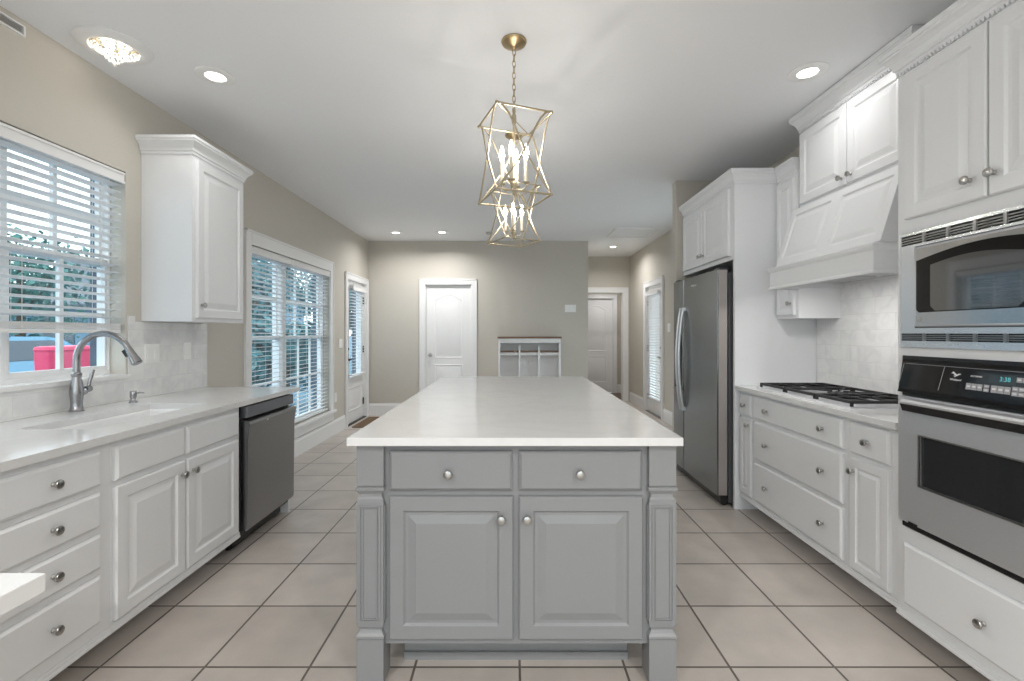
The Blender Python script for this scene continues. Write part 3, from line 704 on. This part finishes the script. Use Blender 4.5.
def arch_poly(a0, a1, c0, c1, rise, r=.012):
    pts = [(a0+r, c0), (a1-r, c0), (a1, c0+r)]; N = 14
    for k in range(N+1):
        u = k/N; pts.append((a1+(a0-a1)*u, c1-rise+rise*math.sin(PI*u)))
    pts.append((a0, c0+r)); return pts
MB().prism(arch_poly(dx0+.020, dx1-.022, dz0+.062, dz1-.028, .034), 'y', -.0240, -.0212).build('door_glass', BGLASS, dr)
MB().prism(arch_poly(dx0+.085, dx1-.022-.15, dz0+.066, dz1-.066, .020, .02), 'y', -.0252, -.0242).build('door_window', DKGLASS, dr)
MB().lathe([(.0105, 0), (.0105, .001), (.009, .0015)], (dx0+.030, -.0212, dz0+.034), 'y', 20, -1).build('maker_badge', NICKEL, dr, smooth=.5)

TF = 1.64; TD = .606
# ---- refrigerator bay
t = thing('refrigerator_cabinet', 'white tall panel and over-fridge cabinet with crown', 'cabinet', (TF, 4.490, 0), -PI/2)
FW = 4.490-3.460
MB().box(FW-.024, FW, 0, TD, 0, 2.405).build('side_panel', WHITE, t)
MB().box(0, FW-.0245, 0, TD, 1.845, 2.405).build('body', WHITE, t)
cab_door(t, .030, .474, 1.880, 2.382, WHITE, (.440, 1.955)); cab_door(t, .482, .962, 1.880, 2.382, WHITE, (.516, 1.955))
crown(t, 0, FW, TD, 2.400, False, True, dr=.314, cope=1)
t = thing('refrigerator', 'dark stainless side-by-side refrigerator in the white bay', 'refrigerator', (1.530, 4.455, 0), -PI/2)
FWD = 4.455-3.505
MB().box(.004, FWD-.004, .088, .71, .03, 1.755).build('cabinet', mat('fridge_body_grey', (.10, .10, .105), .45, .3), t)
SP = .262
def fdoor(xa, xb):
    b = MB(); ls = []
    N = 8; pts = [(xa, .078), (xa, .010)]
    for k in range(N+1):
        u = k/N; pts.append((xa+.006+(xb-xa-.012)*u, .0+.004*(1-math.sin(PI*u))))
    pts += [(xb, .010), (xb, .078)]
    b.prism(pts, 'z', .085, 1.775); return b.build('door', FRIDGE, t, smooth=.6)
da = fdoor(0, SP-.004); db = fdoor(SP+.004, FWD)
MB().box(FWD+.0003, FWD+.0025, .012, .074, .09, 1.77).build('edge_cap', FRSIDE, db)
def bow_handle(par, x, sgn):
    pts = []
    for k in range(17):
        u = k/16; pts.append((x, -.012-.040*math.sin(PI*u)**.8, .62+u*.90))
    b = MB(); b.tube(pts, .0115, 10); b.box(x-.012, x+.012, -.022, .004, .615, .645).box(x-.012, x+.012, -.022, .004, 1.495, 1.525); b.build('handle', STEEL, par, smooth=.7)
bow_handle(da, SP-.030, 1); bow_handle(db, SP+.034, 1)
b = MB(); b.box(.050, SP-.050, -.001, .006, .78, 1.28); b.build('dispenser_panel', BLACK, da)
MB().box(.058, SP-.058, -.003, -.001, 1.13, 1.26).build('dispenser_display', BGLASS, da); MB().box(.055, SP-.055, -.018, -.001, .785, .80).build('drip_tray', STEELD, da)
place('badge', text_mesh('Whirlpool', .028, 'badge', PRINT), db, (.50, -.0012, 1.70)).rotation_euler = (PI/2, 0, 0)
MB().box(.01, FWD-.01, .03, .10, .025, .080).build('kick_grille', BLACK, t)
for x in (.06, FWD-.06): MB().lathe([(.022, 0), (.022, .01), (.010, .012), (.010, .032)], (x, .075, 0), 'z', 12).build('foot', RUBBER, t)
for x in (.05, FWD-.05): MB().box(x-.04, x+.04, .02, .11, 1.776, 1.792).build('hinge_cover', BLACK, t)

# ---- upper right: narrow cabinet, hood cabinet, hood
t = thing('narrow_wall_cabinet', 'narrow white wall cabinet left of the range hood', 'cabinet', (1.955, 3.456, 0), -PI/2)
MB().box(0, .254, 0, .290, 1.402, 2.405).build('body', WHITE, t)
cab_door(t, .016, .222, 1.425, 2.375, WHITE, (.190, 1.505)); crown(t, -.003, .254, .290, 2.400, False, False, inner=1)
t = thing('hood_cabinet', 'white two-door cabinet above the range hood', 'cabinet', (1.935, 3.155, 0), -PI/2)
MB().box(0, .890, 0, .314, 2.135, 2.650).build('body', WHITE, t)
cab_door(t, .022, .458, 2.155, 2.622, WHITE, (.425, 2.200)); cab_door(t, .466, .872, 2.155, 2.622, WHITE, (.502, 2.200))
crown(t, 0, .890, .306, 2.647, True, True, dent=True, h=.106)
t = thing('range_hood', 'white wooden sloped range hood above the gas cooktop', 'range hood', (1.758, 3.200, 0), -PI/2)
HW_ = .916; HD = .490
b = MB(); b.box(0, HW_, 0, .018, 1.600, 1.728).box(0, .018, .018, HD, 1.600, 1.728).box(HW_-.018, HW_, .018, HD, 1.600, 1.728); b.build('apron', WHITE, t)
b = MB(); ls = []
for o, z in ((0, 1.705), (.006, 1.712), (.012, 1.722), (.014, 1.735), (0, 1.742)): ls.append([(-o, HD, z), (-o, -o, z), (HW_+o, -o, z), (HW_+o, HD, z)])
b.loops(ls, True, True); ls = []
for o, z in ((0, 1.593), (.008, 1.593), (.008, 1.604), (0, 1.612)): ls.append([(-o, HD, z), (-o, -o, z), (HW_+o, -o, z), (HW_+o, HD, z)])
b.loops(ls, False, False, closed=False); b.build('ledge_molding', WHITE, t)
sy0, sy1, sz0, sz1 = .048, .168, 1.745, 2.132
MB().prism([(sy0, sz0), (sy1, sz1), (HD, sz1), (HD, sz0)], 'x', .004, HW_-.004).build('canopy', WHITE, t)
L = math.hypot(sy1-sy0, sz1-sz0); a = math.atan2(sy1-sy0, sz1-sz0)
for (u0, u1) in ((.004, .452), (.452, HW_-.004)):
    b = MB(); b.panel(u0, u1, .004, L-.002, [(0, 0), (0, -.012), (.045, -.012), (.052, -.004), (.062, -.003), (.085, -.009), (.090, -.010)])
    b.xform(Matrix.Translation((0, sy0, sz0)) @ Matrix.Rotation(-a, 4, 'X')); b.build('front_panel', WHITE, t)
MB().box(.02, HW_-.02, .02, HD, 1.640, 1.650).build('liner', STEEL, t)
MB().box(.10, .42, .10, .40, 1.634, 1.640).box(.48, .80, .10, .40, 1.634, 1.640).build('filter', mat('hood_filter_grey', (.5, .5, .5), .4, .8, var=.3, scale=250), t)
MB().box(.36, .56, .04, .08, 1.630, 1.640).build('lamp_strip', LENS, t)
ld = bpy.data.lights.new('hood_lamp', 'AREA'); ld.shape = 'RECTANGLE'; ld.size = .18; ld.size_y = .035; ld.energy = 2.2; ld.color = (1.0, .98, .95)
lo = bpy.data.objects.new('hood_lamp', ld); COL.objects.link(lo); lo.parent = t; lo.location = (.46, .06, 1.628)

# gas cooktop
t = thing('gas_cooktop', 'stainless gas cooktop with black cast iron grates', 'cooktop', (1.715, 3.285, .915), -PI/2)
CW, CD = .905, .475
b = MB(); b.loops([[(0, 0, 0), (CW, 0, 0), (CW, CD, 0), (0, CD, 0)], [(0, 0, .006), (CW, 0, .006), (CW, CD, .006), (0, CD, .006)], [(.006, .006, .010), (CW-.006, .006, .010), (CW-.006, CD-.006, .010), (.006, CD-.006, .010)], [(.02, .02, .007), (CW-.02, .02, .007), (CW-.02, CD-.02, .007), (.02, CD-.02, .007)]]); b.build('tray', STEEL, t)
for (x, y, r) in ((.16, .135, .036), (.16, .345, .045), (.4525, .25, .055), (.745, .135, .045), (.745, .345, .036)):
    bo = MB().lathe([(r+.012, 0), (r+.010, .008), (r*.8, .010), (r*.8, .014)], (x, y, .0072), 'z', 24).build('burner', STEEL, t, smooth=.6)
    MB().lathe([(r*.95, .0142), (r, .016), (r*.95, .020), (.001, .0215)], (x, y, .0072), 'z', 24).build('burner_cap', IRON, bo, smooth=.6)
def grate(xa, xb, ya, yb, centres):
    b = MB(); zt0, zt1 = .028, .039; q = .006
    b.box(xa, xb, ya, ya+2*q, zt0-.004, zt1).box(xa, xb, yb-2*q, yb, zt0-.004, zt1).box(xa, xa+2*q, ya+2*q, yb-2*q, zt0-.004, zt1).box(xb-2*q, xb, ya+2*q, yb-2*q, zt0-.004, zt1)
    for (cx, cy) in centres:
        for k in range(4):
            an = PI/4+k*PI/2 if len(centres) == 1 else k*PI/2
            dx, dy = math.cos(an), math.sin(an)
            far = 1e9
            for (lim, c, dd) in ((xb-q, cx, dx), (xa+q, cx, dx), (yb-q, cy, dy), (ya+q, cy, dy)):
                if abs(dd) > 1e-6 and (lim-c)/dd > 1e-6: far = min(far, (lim-c)/dd)
            b.tube([(cx+dx*.028, cy+dy*.028, .0345), (cx+dx*far, cy+dy*far, .0345)], .0058, 6)
    if len(centres) > 1: ym = (ya+yb)/2; b.box(xa+2*q, xb-2*q, ym-q, ym+q, zt0, zt1)
    for x in (xa+q, xb-q):
        for y in (ya+q, yb-q): b.box(x-q, x+q, y-q, y+q, .0078, zt0)
    b.build('grate', IRON, t)
grate(.012, .298, .014, CD-.020, ((.16, .135), (.16, .345))); grate(.306, .599, .014, CD-.020, ((.4525, .25),)); grate(.607, .893, .014, CD-.020, ((.745, .135), (.745, .345)))

# ------------------------------------------------------------------ island
t = thing('kitchen_island', 'grey painted island cabinet with turned-block corner posts', 'island', (0.011, 1.755, 0))
IX0, IX1, IL = -.555, .565, 2.24
MB().box(IX0, IX1, 0, IL, .140, .889).build('body', ISLE, t)
MB().box(-.44, .45, .125, IL-.06, 0, .139).build('toe_kick', ISLE, t)
MB().box(-.44, .45, .112, .1245, 0, .030).build('shoe_strip', ISLE, t)
for (a, c) in ((-.464, -.012), (.018, .475)): pass
dxs = ((-.466, -.006), (.015, .474))
drawer(t, -.466, -.010, .716, .862, ISLE, [(-.246, .782)]); drawer(t, .015, .472, .716, .862, ISLE, [(.239, .782)])
cab_door(t, -.466, -.006, .164, .694, ISLE, (-.050, .616)); cab_door(t, .015, .474, .164, .694, ISLE, (.044, .616))
for sx, n in ((-1, 3), (1, 3)):      # raised panels along the sides
    for k in range(n):
        b = MB(); b.panel(.14+k*.68, .14+k*.68+.60, .18, .84, [(0, 0), (0, -.014), (.005, -.019), (.052, -.019), (.060, -.011), (.070, -.011), (.096, -.018)])
        b.xform(Matrix.Translation((IX1 if sx > 0 else IX0, 0, 0)) @ (Matrix(((0, -1, 0, 0), (1, 0, 0, 0), (0, 0, 1, 0), (0, 0, 0, 1))) if sx > 0 else Matrix(((0, 1, 0, 0), (1, 0, 0, 0), (0, 0, 1, 0), (0, 0, 0, 1)))))
        b.build('side_panel', ISLE, t)
def post(cx, cy):
    hw = .0495; b = MB()
    def sq(h, z): return [(cx-h, cy-h, z), (cx+h, cy-h, z), (cx+h, cy+h, z), (cx-h, cy+h, z)]
    prof = [(hw, 0), (hw, .168), (hw-.004, .170), (hw+.002, .173), (hw+.002, .182), (hw-.004, .190), (hw-.009, .200), (hw-.009, .206), (hw-.003, .214), (hw-.003, .222), (hw, .224), (hw, .676), (hw-.002, .678), (hw-.002, .686), (hw-.008, .694), (hw-.008, .704), (hw-.003, .712), (hw+.003, .720), (hw+.003, .730), (hw-.004, .733), (hw, .737), (hw, .889)]
    b.loops([sq(h, z) for h, z in prof]); po = b.build('post', ISLE, t)
    # recessed fluted field: two raised frames on the visible faces
    f = MB()
    for (M) in (Matrix.Translation((cx, cy-hw, 0)), Matrix.Translation((cx-hw, cy, 0)) @ Matrix.Rotation(-PI/2, 4, 'Z'), Matrix.Translation((cx+hw, cy, 0)) @ Matrix.Rotation(PI/2, 4, 'Z')):
        g = MB()
        for i, wd in ((.010, .005), (.0215, .0035)):
            a = hw-i; za, zb = .236+i*.8-.008, .664-i*.8+.008
            g.box(-a, -a+wd, -.004, .001, za, zb).box(a-wd, a, -.004, .001, za, zb).box(-a+wd, a-wd, -.004, .001, za, za+wd).box(-a+wd, a-wd, -.004, .001, zb-wd, zb)
        g.xform(M); me = g.mesh('tmp', ISLE); f.bm.from_mesh(me); bpy.data.meshes.remove(me)
    f.build('post_fluting', ISLE, po)
for cx in (-.5345, .5445):
    post(cx, .0245); post(cx, IL-.0245)
o = MB().box(-.600, .622, 1.700, 4.100, .8895, .920).build('island_countertop', QUARTZ, bevel=.003)
tag(o, 'big white quartz slab on top of the grey island', 'countertop')

# ------------------------------------------------------------------ pendants
def pendant(label, x, y, rz):
    t = thing('lantern_pendant', label, 'pendant light', (x, y, CEIL), rz, 'lantern pendants over the island')
    MB().lathe([(.062, 0), (.064, -.004), (.060, -.014), (.045, -.024), (.020, -.030), (.014, -.036), (.006, -.044), (.001, -.045)], (0,0,0), 'z', 28).build('canopy', GOLDD, t, smooth=.6)
    zt, zb, s = -.393, -.790, .140
    c = MB(); z = -.040; k = 0
    while z > zt+.055:
        ls = []
        for i in range(14):
            an = 2*PI*i/14; u = math.cos(an)*.0075; v = math.sin(an)*.019
            ls.append((u, 0, z-.017+v) if k % 2 == 0 else (0, u, z-.017+v))
        c.tube(ls, .0021, 6, closed=True); z -= .029; k += 1
    c.build('chain', GOLDD, t, smooth=.8)
    MB().lathe([(.004, zt+.062), (.007, zt+.052), (.0065, zt+.03), (.012, zt+.02), (.012, zt-.01), (.006, zt-.03), (.005, zb+.10), (.014, zb+.085), (.018, zb+.07), (.013, zb+.05), (.006, zb+.035), (.008, zb+.025), (.001, zb+.018)], (0,0,0), 'z', 14).build('stem', GOLD, t, smooth=.7)
    f = MB(); C = [(-s, -s), (s, -s), (s, s), (-s, s)]; r = .0052
    for i in range(4):
        p, q = C[i], C[(i+1) % 4]
        f.tube([(*p, zt), (*q, zt)], r, 8); f.tube([(*p, zb), (*q, zb)], r, 8)
        for a, b2 in ((p, q), (q, p)):
            pts = []
            for (u, v) in ((0, .010), (.05, .004), (.12, -.022), (.20, -.085), (.28, -.18), (.36, -.30), (.44, -.42), (.54, -.55), (.68, -.70), (.84, -.855), (1, -1)):
                pts.append((a[0]+(b2[0]-a[0])*u, a[1]+(b2[1]-a[1])*u, zt+(zt-zb)*v))
            f.tube(pts, r*.92, 8)
    for p in C: f.sphere((*p, zt), .0085); f.sphere((*p, zb), .0075)
    # cross bars that carry the stem
    f.tube([(-s, -s, zt), (0, 0, zt), (s, s, zt)], .003, 6)
    f.build('frame', GOLD, t, smooth=.8)
    for k in range(4):
        an = PI/4+k*PI/2+.2; dx, dy = math.cos(an), math.sin(an); R = .062
        MB().tube([(0, 0, zb+.065), (dx*.02, dy*.02, zb+.048), (dx*.045, dy*.045, zb+.045), (dx*R, dy*R, zb+.062), (dx*R, dy*R, zb+.075)], .0042, 8).lathe([(.004, 0), (.017, .006), (.018, .009), (.006, .010)], (dx*R, dy*R, zb+.072), 'z', 14).build('arm', GOLD, t, smooth=.7)
        cs = MB().lathe([(.0105, 0), (.0105, .110), (.006, .112)], (dx*R, dy*R, zb+.082), 'z', 14).build('candle_sleeve', CREAM, t, smooth=.6)
        MB().lathe([(.0055, 0), (.0105, .012), (.0135, .026), (.011, .044), (.006, .062), (.002, .074), (.0005, .078)], (dx*R, dy*R, zb+.195), 'z', 12).build('bulb', BULB, cs, smooth=.9)
    return t
pendant('gold cage lantern pendant nearer the viewer, hung over the island front', .010, 2.345, math.radians(21))
pendant('gold cage lantern pendant farther away, seen below the nearer one', .012, 3.455, math.radians(29))

# ------------------------------------------------------------------ ceiling lights
def recessed(label, x, y, lit=True, power=CAN_W):
    t = thing('recessed_light', label, 'recessed light', (x, y, CEIL), 0, 'recessed ceiling lights')
    MB().lathe([(.100, -.0005), (.100, -.004), (.092, -.008), (.054, -.009), (.050, -.004), (.048, -.001)], (0,0,0), 'z', 32).build('trim_ring', PLATE, t, smooth=.6)
    MB().lathe([(.049, -.002), (.049, -.006), (.001, -.006)], (0,0,0), 'z', 28).build('lens', LENS, t, smooth=.4)
    ld = bpy.data.lights.new('recessed_lamp', 'AREA'); ld.shape = 'DISK'; ld.size = .092; ld.energy = power; ld.color = (1.0, .985, .965); ld.spread = math.radians(155)
    lo = bpy.data.objects.new('recessed_lamp', ld); COL.objects.link(lo); lo.parent = t; lo.location = (0, 0, -.0085)
    return t
recessed('lit recessed ceiling light near the left wall cabinet', -1.68, 2.66, power=2.2)
recessed('lit recessed ceiling light in front of the hood cabinet', 1.65, 2.62, power=1.6)
recessed('lit recessed ceiling light in front of the far panel door', -1.01, 6.78, power=11)
recessed('lit recessed ceiling light in the hall by the attic hatch', 1.70, 7.91, power=9)
recessed('added unseen fill light in the ceiling behind the viewer, left', -1.3, -.6, power=26)  # first of four unseen lamps added behind the camera as fill
recessed('added unseen fill light in the ceiling behind the viewer, right', 1.3, -.6, power=26)
recessed('added unseen fill light in the ceiling near the rear wall, left', -1.0, -2.2, power=30)
recessed('added unseen fill light in the ceiling near the rear wall, right', 1.0, -2.2, power=30)
o = recessed('faint recessed ceiling light close to the left back corner', -1.68, 6.80, power=5)
t = thing('smoke_detector', 'small round white smoke detector on the ceiling near the far wall', 'smoke detector', (-.33, 6.8, CEIL))
MB().lathe([(.05, 0), (.05, -.012), (.042, -.026), (.02, -.030), (.001, -.030)], (0,0,0), 'z', 24).build('housing', mat('detector_grey', (.45, .45, .46), .5), t, smooth=.5)
# flush crystal light
t = thing('flush_crystal_light', 'round white flush ceiling light with crystal strands above the sink', 'ceiling light', (-2.02, 2.385, CEIL))
MB().lathe([(.162, 0), (.160, -.006), (.145, -.015), (.118, -.021), (.104, -.020), (.099, -.012), (.099, -.002)], (0,0,0), 'z', 40).build('trim_ring', TRIM, t, smooth=.6)
MB().lathe([(.098, -.001), (.098, -.003), (.001, -.003)], (0,0,0), 'z', 32).build('backplate', GOLD, t, smooth=.4)
for (x, y) in ((-.03, .0), (.03, .02), (.005, -.035)):
    MB().sphere((x, y, -.032), .017, (1, 1, 1.1)).build('bulb', FBULB, t, smooth=1)
b = MB()
for k in range(16):
    an = 2*PI*k/16
    for j, rr in enumerate((.088, .074, .060)): b.sphere((math.cos(an)*rr, math.sin(an)*rr, -.020-.010*j-.004*(k % 2)), .0068, (1, 1, 1.2), 8, 6)
for k in range(8):
    an = 2*PI*k/8
    for j, rr in enumerate((.040, .026)): b.sphere((math.cos(an)*rr, math.sin(an)*rr, -.060-.013*j), .0075, (1, 1, 1.4), 8, 6)
b.sphere((0, 0, -.092), .010, (1, 1, 1.5), 8, 6); b.build('crystal_strands', CRYSTAL, t)
# attic hatch and register
t = thing('attic_hatch', 'white framed attic hatch in the hall ceiling', 'attic hatch', (1.77, 6.82, CEIL))
b = MB(); b.box(-.33, .33, -.33, -.27, -.016, 0).box(-.33, .33, .27, .33, -.016, 0).box(-.33, -.27, -.27, .27, -.016, 0).box(.27, .33, -.27, .27, -.016, 0); b.build('hatch_frame', TRIM, t, bevel=.002)
MB().box(-.27, .27, -.27, .27, -.006, 0).build('hatch_panel', CEILM, t)
t = thing('wall_register', 'small white air register high on the left wall', 'air vent', (XL, 2.00, 2.678))
b = MB(); b.box(0, .012, -.19, .19, 0, .007).box(0, .012, -.19, .19, .043, .050).box(0, .012, -.19, -.182, .007, .043).box(0, .012, .182, .19, .007, .043); b.build('register_frame', TRIM, t)
b = MB()
for k in range(4): b.prism([(.001, .011+k*.009), (.010, .008+k*.009), (.010, .010+k*.009), (.001, .013+k*.009)], 'y', -.18, .18)
b.build('louvers', mat('register_grey', (.45, .46, .47), .5), t)

recessed('added unseen ceiling light brightening the back room beyond the hall', 2.0, 9.6, power=5).location.z = 2.44  # lamp added out of view to lift the dark room past the doorway
# ------------------------------------------------------------------ small wall things
def plate_x(label, x, y, z, w, h, sgn, n, kind='switch'):
    t = thing('switch_plate' if kind == 'switch' else 'outlet_plate', label, 'light switch' if kind == 'switch' else 'outlet', (x, y, z))
    MB().box(0, sgn*.006, -w/2, w/2, -h/2, h/2).build('plate', PLATE, t, bevel=.002)
    for i in range(n):
        yy = -w/2+w*(i+.5)/n; MB().box(sgn*.006, sgn*.009, yy-.016, yy+.016, -.033, .033).build('rocker' if kind == 'switch' else 'socket', PLATE, t, bevel=.0015)
plate_x('white double outlet plate on the left marble backsplash', XL+.009, 2.960, 1.172, .118, .118, 1, 2, 'outlet')
plate_x('small white outlet on the left backsplash near its far edge', XL+.009, 3.28, 1.175, .072, .118, 1, 1, 'outlet')
plate_x('white light switch between the large window and back door', XL, 6.24, 1.16, .115, .118, 1, 2)
plate_x('white light switch on the right wall beside the refrigerator', XR, 6.72, 1.375, .115, .118, -1, 2)
t = thing('switch_plate', 'wide white switch plate on the far wall above the cubby', 'light switch', (.925, YB, 1.69))
MB().box(-.088, .088, -.006, 0, -.058, .058).build('plate', PLATE, t, bevel=.002)
for x in (-.046, 0, .046): MB().box(x-.016, x+.016, -.009, -.006, -.033, .033).build('rocker', PLATE, t, bevel=.0015)
plate_x('small white outlet low on the left wall beside the large window', XL, 6.06, .47, .072, .118, 1, 1, 'outlet')

# door mat
t = MB().box(-2.20, -1.72, 6.44, 7.22, .0, .014).build('door_mat', MATBR, bevel=.004); tag(t, 'brown coir door mat inside the glazed back door', 'door mat')

# mudroom cubby
t = thing('cubby_locker', 'white three bay cubby locker with stained wood top at far wall', 'cubby shelf', (.269, 7.190, 0))
A = .478; D = .235
b = MB(); b.box(-A, -A+.028, 0, D, 0, 1.215).box(A-.028, A, 0, D, 0, 1.215); b.box(-A+.028, A-.028, 0, .02, 1.150, 1.215); b.box(-A+.028, A-.028, D-.012, D, .03, 1.215); b.box(-A+.028, A-.028, 0, D-.012, 0, .08); b.build('case', TRIM, t)
b = MB()
for x in (-.152, .145): b.box(x-.012, x+.012, .05, D-.012, .46, 1.10)
b.build('dividers', TRIM, t)
MB().box(-A-.014, A+.014, -.014, D, 1.216, 1.243).build('wood_top', WOODD, t, bevel=.002)
for (a, c) in ((-A+.028, -.164), (-.140, .133), (.157, A-.028)):
    MB().box(a, c, .06, D-.012, 1.000, 1.022).build('shelf', WOODD, t); MB().box(a, c, .075, .085, .955, .999).build('hook_rail', TRIM, t)
MB().box(-A+.028, A-.028, -.01, D-.012, .43, .458).build('bench_seat', WOODD, t); MB().box(-A+.028, A-.028, .01, .03, .081, .429).build('bench_front', TRIM, t)

# ------------------------------------------------------------------ outside
struct(MB().box(-150, -2.62, -60, 220, -.3, -.2).build('ground', GROUND), 'concrete drive outside the left windows, tinted with the blue daylight cast', 'ground')
struct(MB().box(2.40, 60, -60, 60, -.3, -.2).box(-2.62, 2.40, -60, RY-.12, -.3, -.2).build('ground_bounce', PALE_GROUND), 'unseen ground at the right and rear, made pale to bounce daylight', 'ground')
def tree(label, x, y, h, r, m, n=2600, cz=None, squash=.8):
    t = thing('garden_tree', label, 'tree', (x, y, -.2), 0, 'trees outside the left windows')
    MB().tube([(0, 0, 0), (.05, .02, h*.4), (0, 0, h*.75)], [.14, .10, .05], 8).tube([(.04, .02, h*.4), (.4*r, .2*r, h*.7)], [.06, .02], 6).tube([(.04, .02, h*.42), (-.4*r, -.1*r, h*.72)], [.06, .02], 6).build('trunk', BARK, t, smooth=.8)
    b = MB(); bl = [(random.uniform(-.5, .5)*r, random.uniform(-.5, .5)*r, h-r*squash+random.uniform(-.6, .4)*r*squash, random.uniform(.4, .65)*r) for _ in range(9)]
    for _ in range(n):
        c = random.choice(bl); d = Vector((random.gauss(0, 1), random.gauss(0, 1), random.gauss(0, 1))).normalized()
        p = Vector(c[:3]) + d*c[3]*random.uniform(.55, 1.0)
        s = random.uniform(.06, .13); u = d.orthogonal().normalized(); u.rotate(Matrix.Rotation(random.uniform(0, 6.28), 3, d)); v = (d+Vector((random.uniform(-.8, .8), random.uniform(-.8, .8), random.uniform(-.8, .8)))).normalized().cross(u).normalized()
        vs = [b.bm.verts.new(p+u*s*a+v*s*c2*.55) for a, c2 in ((-1, 0), (0, -1), (1, 0), (0, 1))]; b.face(vs)
    b.build('foliage', m, t)
for a in (('leafy tree standing beyond the near half of the large window', -7.0, 12.7, 4.4, 1.8, LEAF2), ('tall leafy tree behind the parked car', -14.5, 13.8, 5.0, 2.4, LEAF),
          ('tall pale tree standing past the blue grey house', -9.2, 23.5, 5.6, 2.4, LEAF2), ('low dark bush on the drive close to the large window', -4.6, 9.4, 1.9, .9, LEAF2),
          ('leafy tree left of the parked car', -13.5, 9.2, 4.2, 2.0, LEAF2), ('leafy tree behind the red bin', -12.0, 17.5, 4.6, 2.2, LEAF), ('bushy tree seen through the glazed back door', -5.4, 16.6, 4.0, 1.7, LEAF2)): tree(*a)
# parked car
t = thing('parked_car', 'blue car parked outside the sink window', 'car', (-8.6, 7.5, -.2))
side = [(-2.2, .35), (-2.25, .70), (-2.1, .92), (-1.45, 1.0), (-.75, 1.42), (.65, 1.45), (1.45, 1.05), (2.15, .95), (2.25, .60), (2.2, .32)]
def car_loop(x, k, zc=0): return [(x, p[0], p[1]) for p in side]
lo = [(-2.2, .32), (-2.25, .70), (-2.1, .93), (-1.45, 1.0), (1.45, 1.03), (2.15, .95), (2.25, .60), (2.2, .32)]
MB().loops([[(-.84, y*.97, z*.99) for y, z in lo], [(-.88, y, z*.8+.05) for y, z in lo], [(.88, y, z*.8+.05) for y, z in lo], [(.84, y*.97, z*.99) for y, z in lo]]).build('car_body', CARP, t, smooth=.5)
cab = [(-1.45, .99), (-.80, 1.40), (-.5, 1.44), (.55, 1.44), (.8, 1.40), (1.42, 1.0)]
MB().loops([[(-.80, y, z) if z < 1.1 else (-.62, y, z) for y, z in cab], [(.80, y, z) if z < 1.1 else (.62, y, z) for y, z in cab]]).build('car_cabin', CARP, t, smooth=.4)
MB().loops([[(.765, -1.12, 1.06), (.765, 1.12, 1.06), (.655, .62, 1.375), (.655, -.66, 1.375)], [(.785, -1.12, 1.06), (.785, 1.12, 1.06), (.675, .62, 1.375), (.675, -.66, 1.375)]]).build('side_window', CARG, t)
for y in (-1.4, 1.4):
    for x in (-.78, .78): MB().lathe([(.001, -.1), (.20, -.1), (.32, -.09), (.33, 0), (.32, .09), (.20, .1), (.001, .1)], (x, y, .33), 'x', 24).build('wheel', RUBBER, t, smooth=.5)
t = thing('storage_bin', 'red plastic bin outside the sink window in front of the car', 'bin', (-6.0, 6.29, -.2))
b = MB()
def rr(hx, hy, r, z):
    pts = []
    for cx, cy, a0 in ((hx-r, hy-r, 0), (-hx+r, hy-r, 90), (-hx+r, -hy+r, 180), (hx-r, -hy+r, 270)):
        for k in range(5): a = math.radians(a0+22.5*k); pts.append((cx+r*math.cos(a), cy+r*math.sin(a), z))
    return pts
b.loops([rr(.10, .27, .04, 0), rr(.125, .305, .05, 1.21), rr(.125, .305, .05, 1.26)]); b.build('bin_body', REDP, t, smooth=.5)
MB().loops([rr(.13, .31, .06, 1.261), rr(.135, .315, .06, 1.28), rr(.125, .305, .06, 1.32), rr(.08, .25, .05, 1.33)]).build('lid', REDP, t, smooth=.5)
# neighbouring house
t = thing('neighbour_house', 'blue grey sided house with dark shingle roof across the drive', 'house', (-17.5, 25.0, -.2), .15)
b = MB().box(-5, 5, -4, 4, 0, 2.9); b.prism([(-4, 2.9), (0, 5.2), (4, 2.9)], 'x', -5, 5); b.build('house_walls', SIDING, t)
MB().prism([(-4.5, 2.75), (0, 5.35), (4.5, 2.75), (4.5, 2.6), (0, 5.2), (-4.5, 2.6)], 'x', -5.3, 5.3).build('roof', ROOFM, t)
for y in (-2, 1.8): w_ = MB().box(5.0, 5.04, y-.6, y+.6, 1.0, 2.3).build('house_window', CARG, t)
for x in (-3, 0, 3): MB().box(x-.6, x+.6, -4.04, -4.0, 1.0, 2.3).build('house_window', CARG, t)
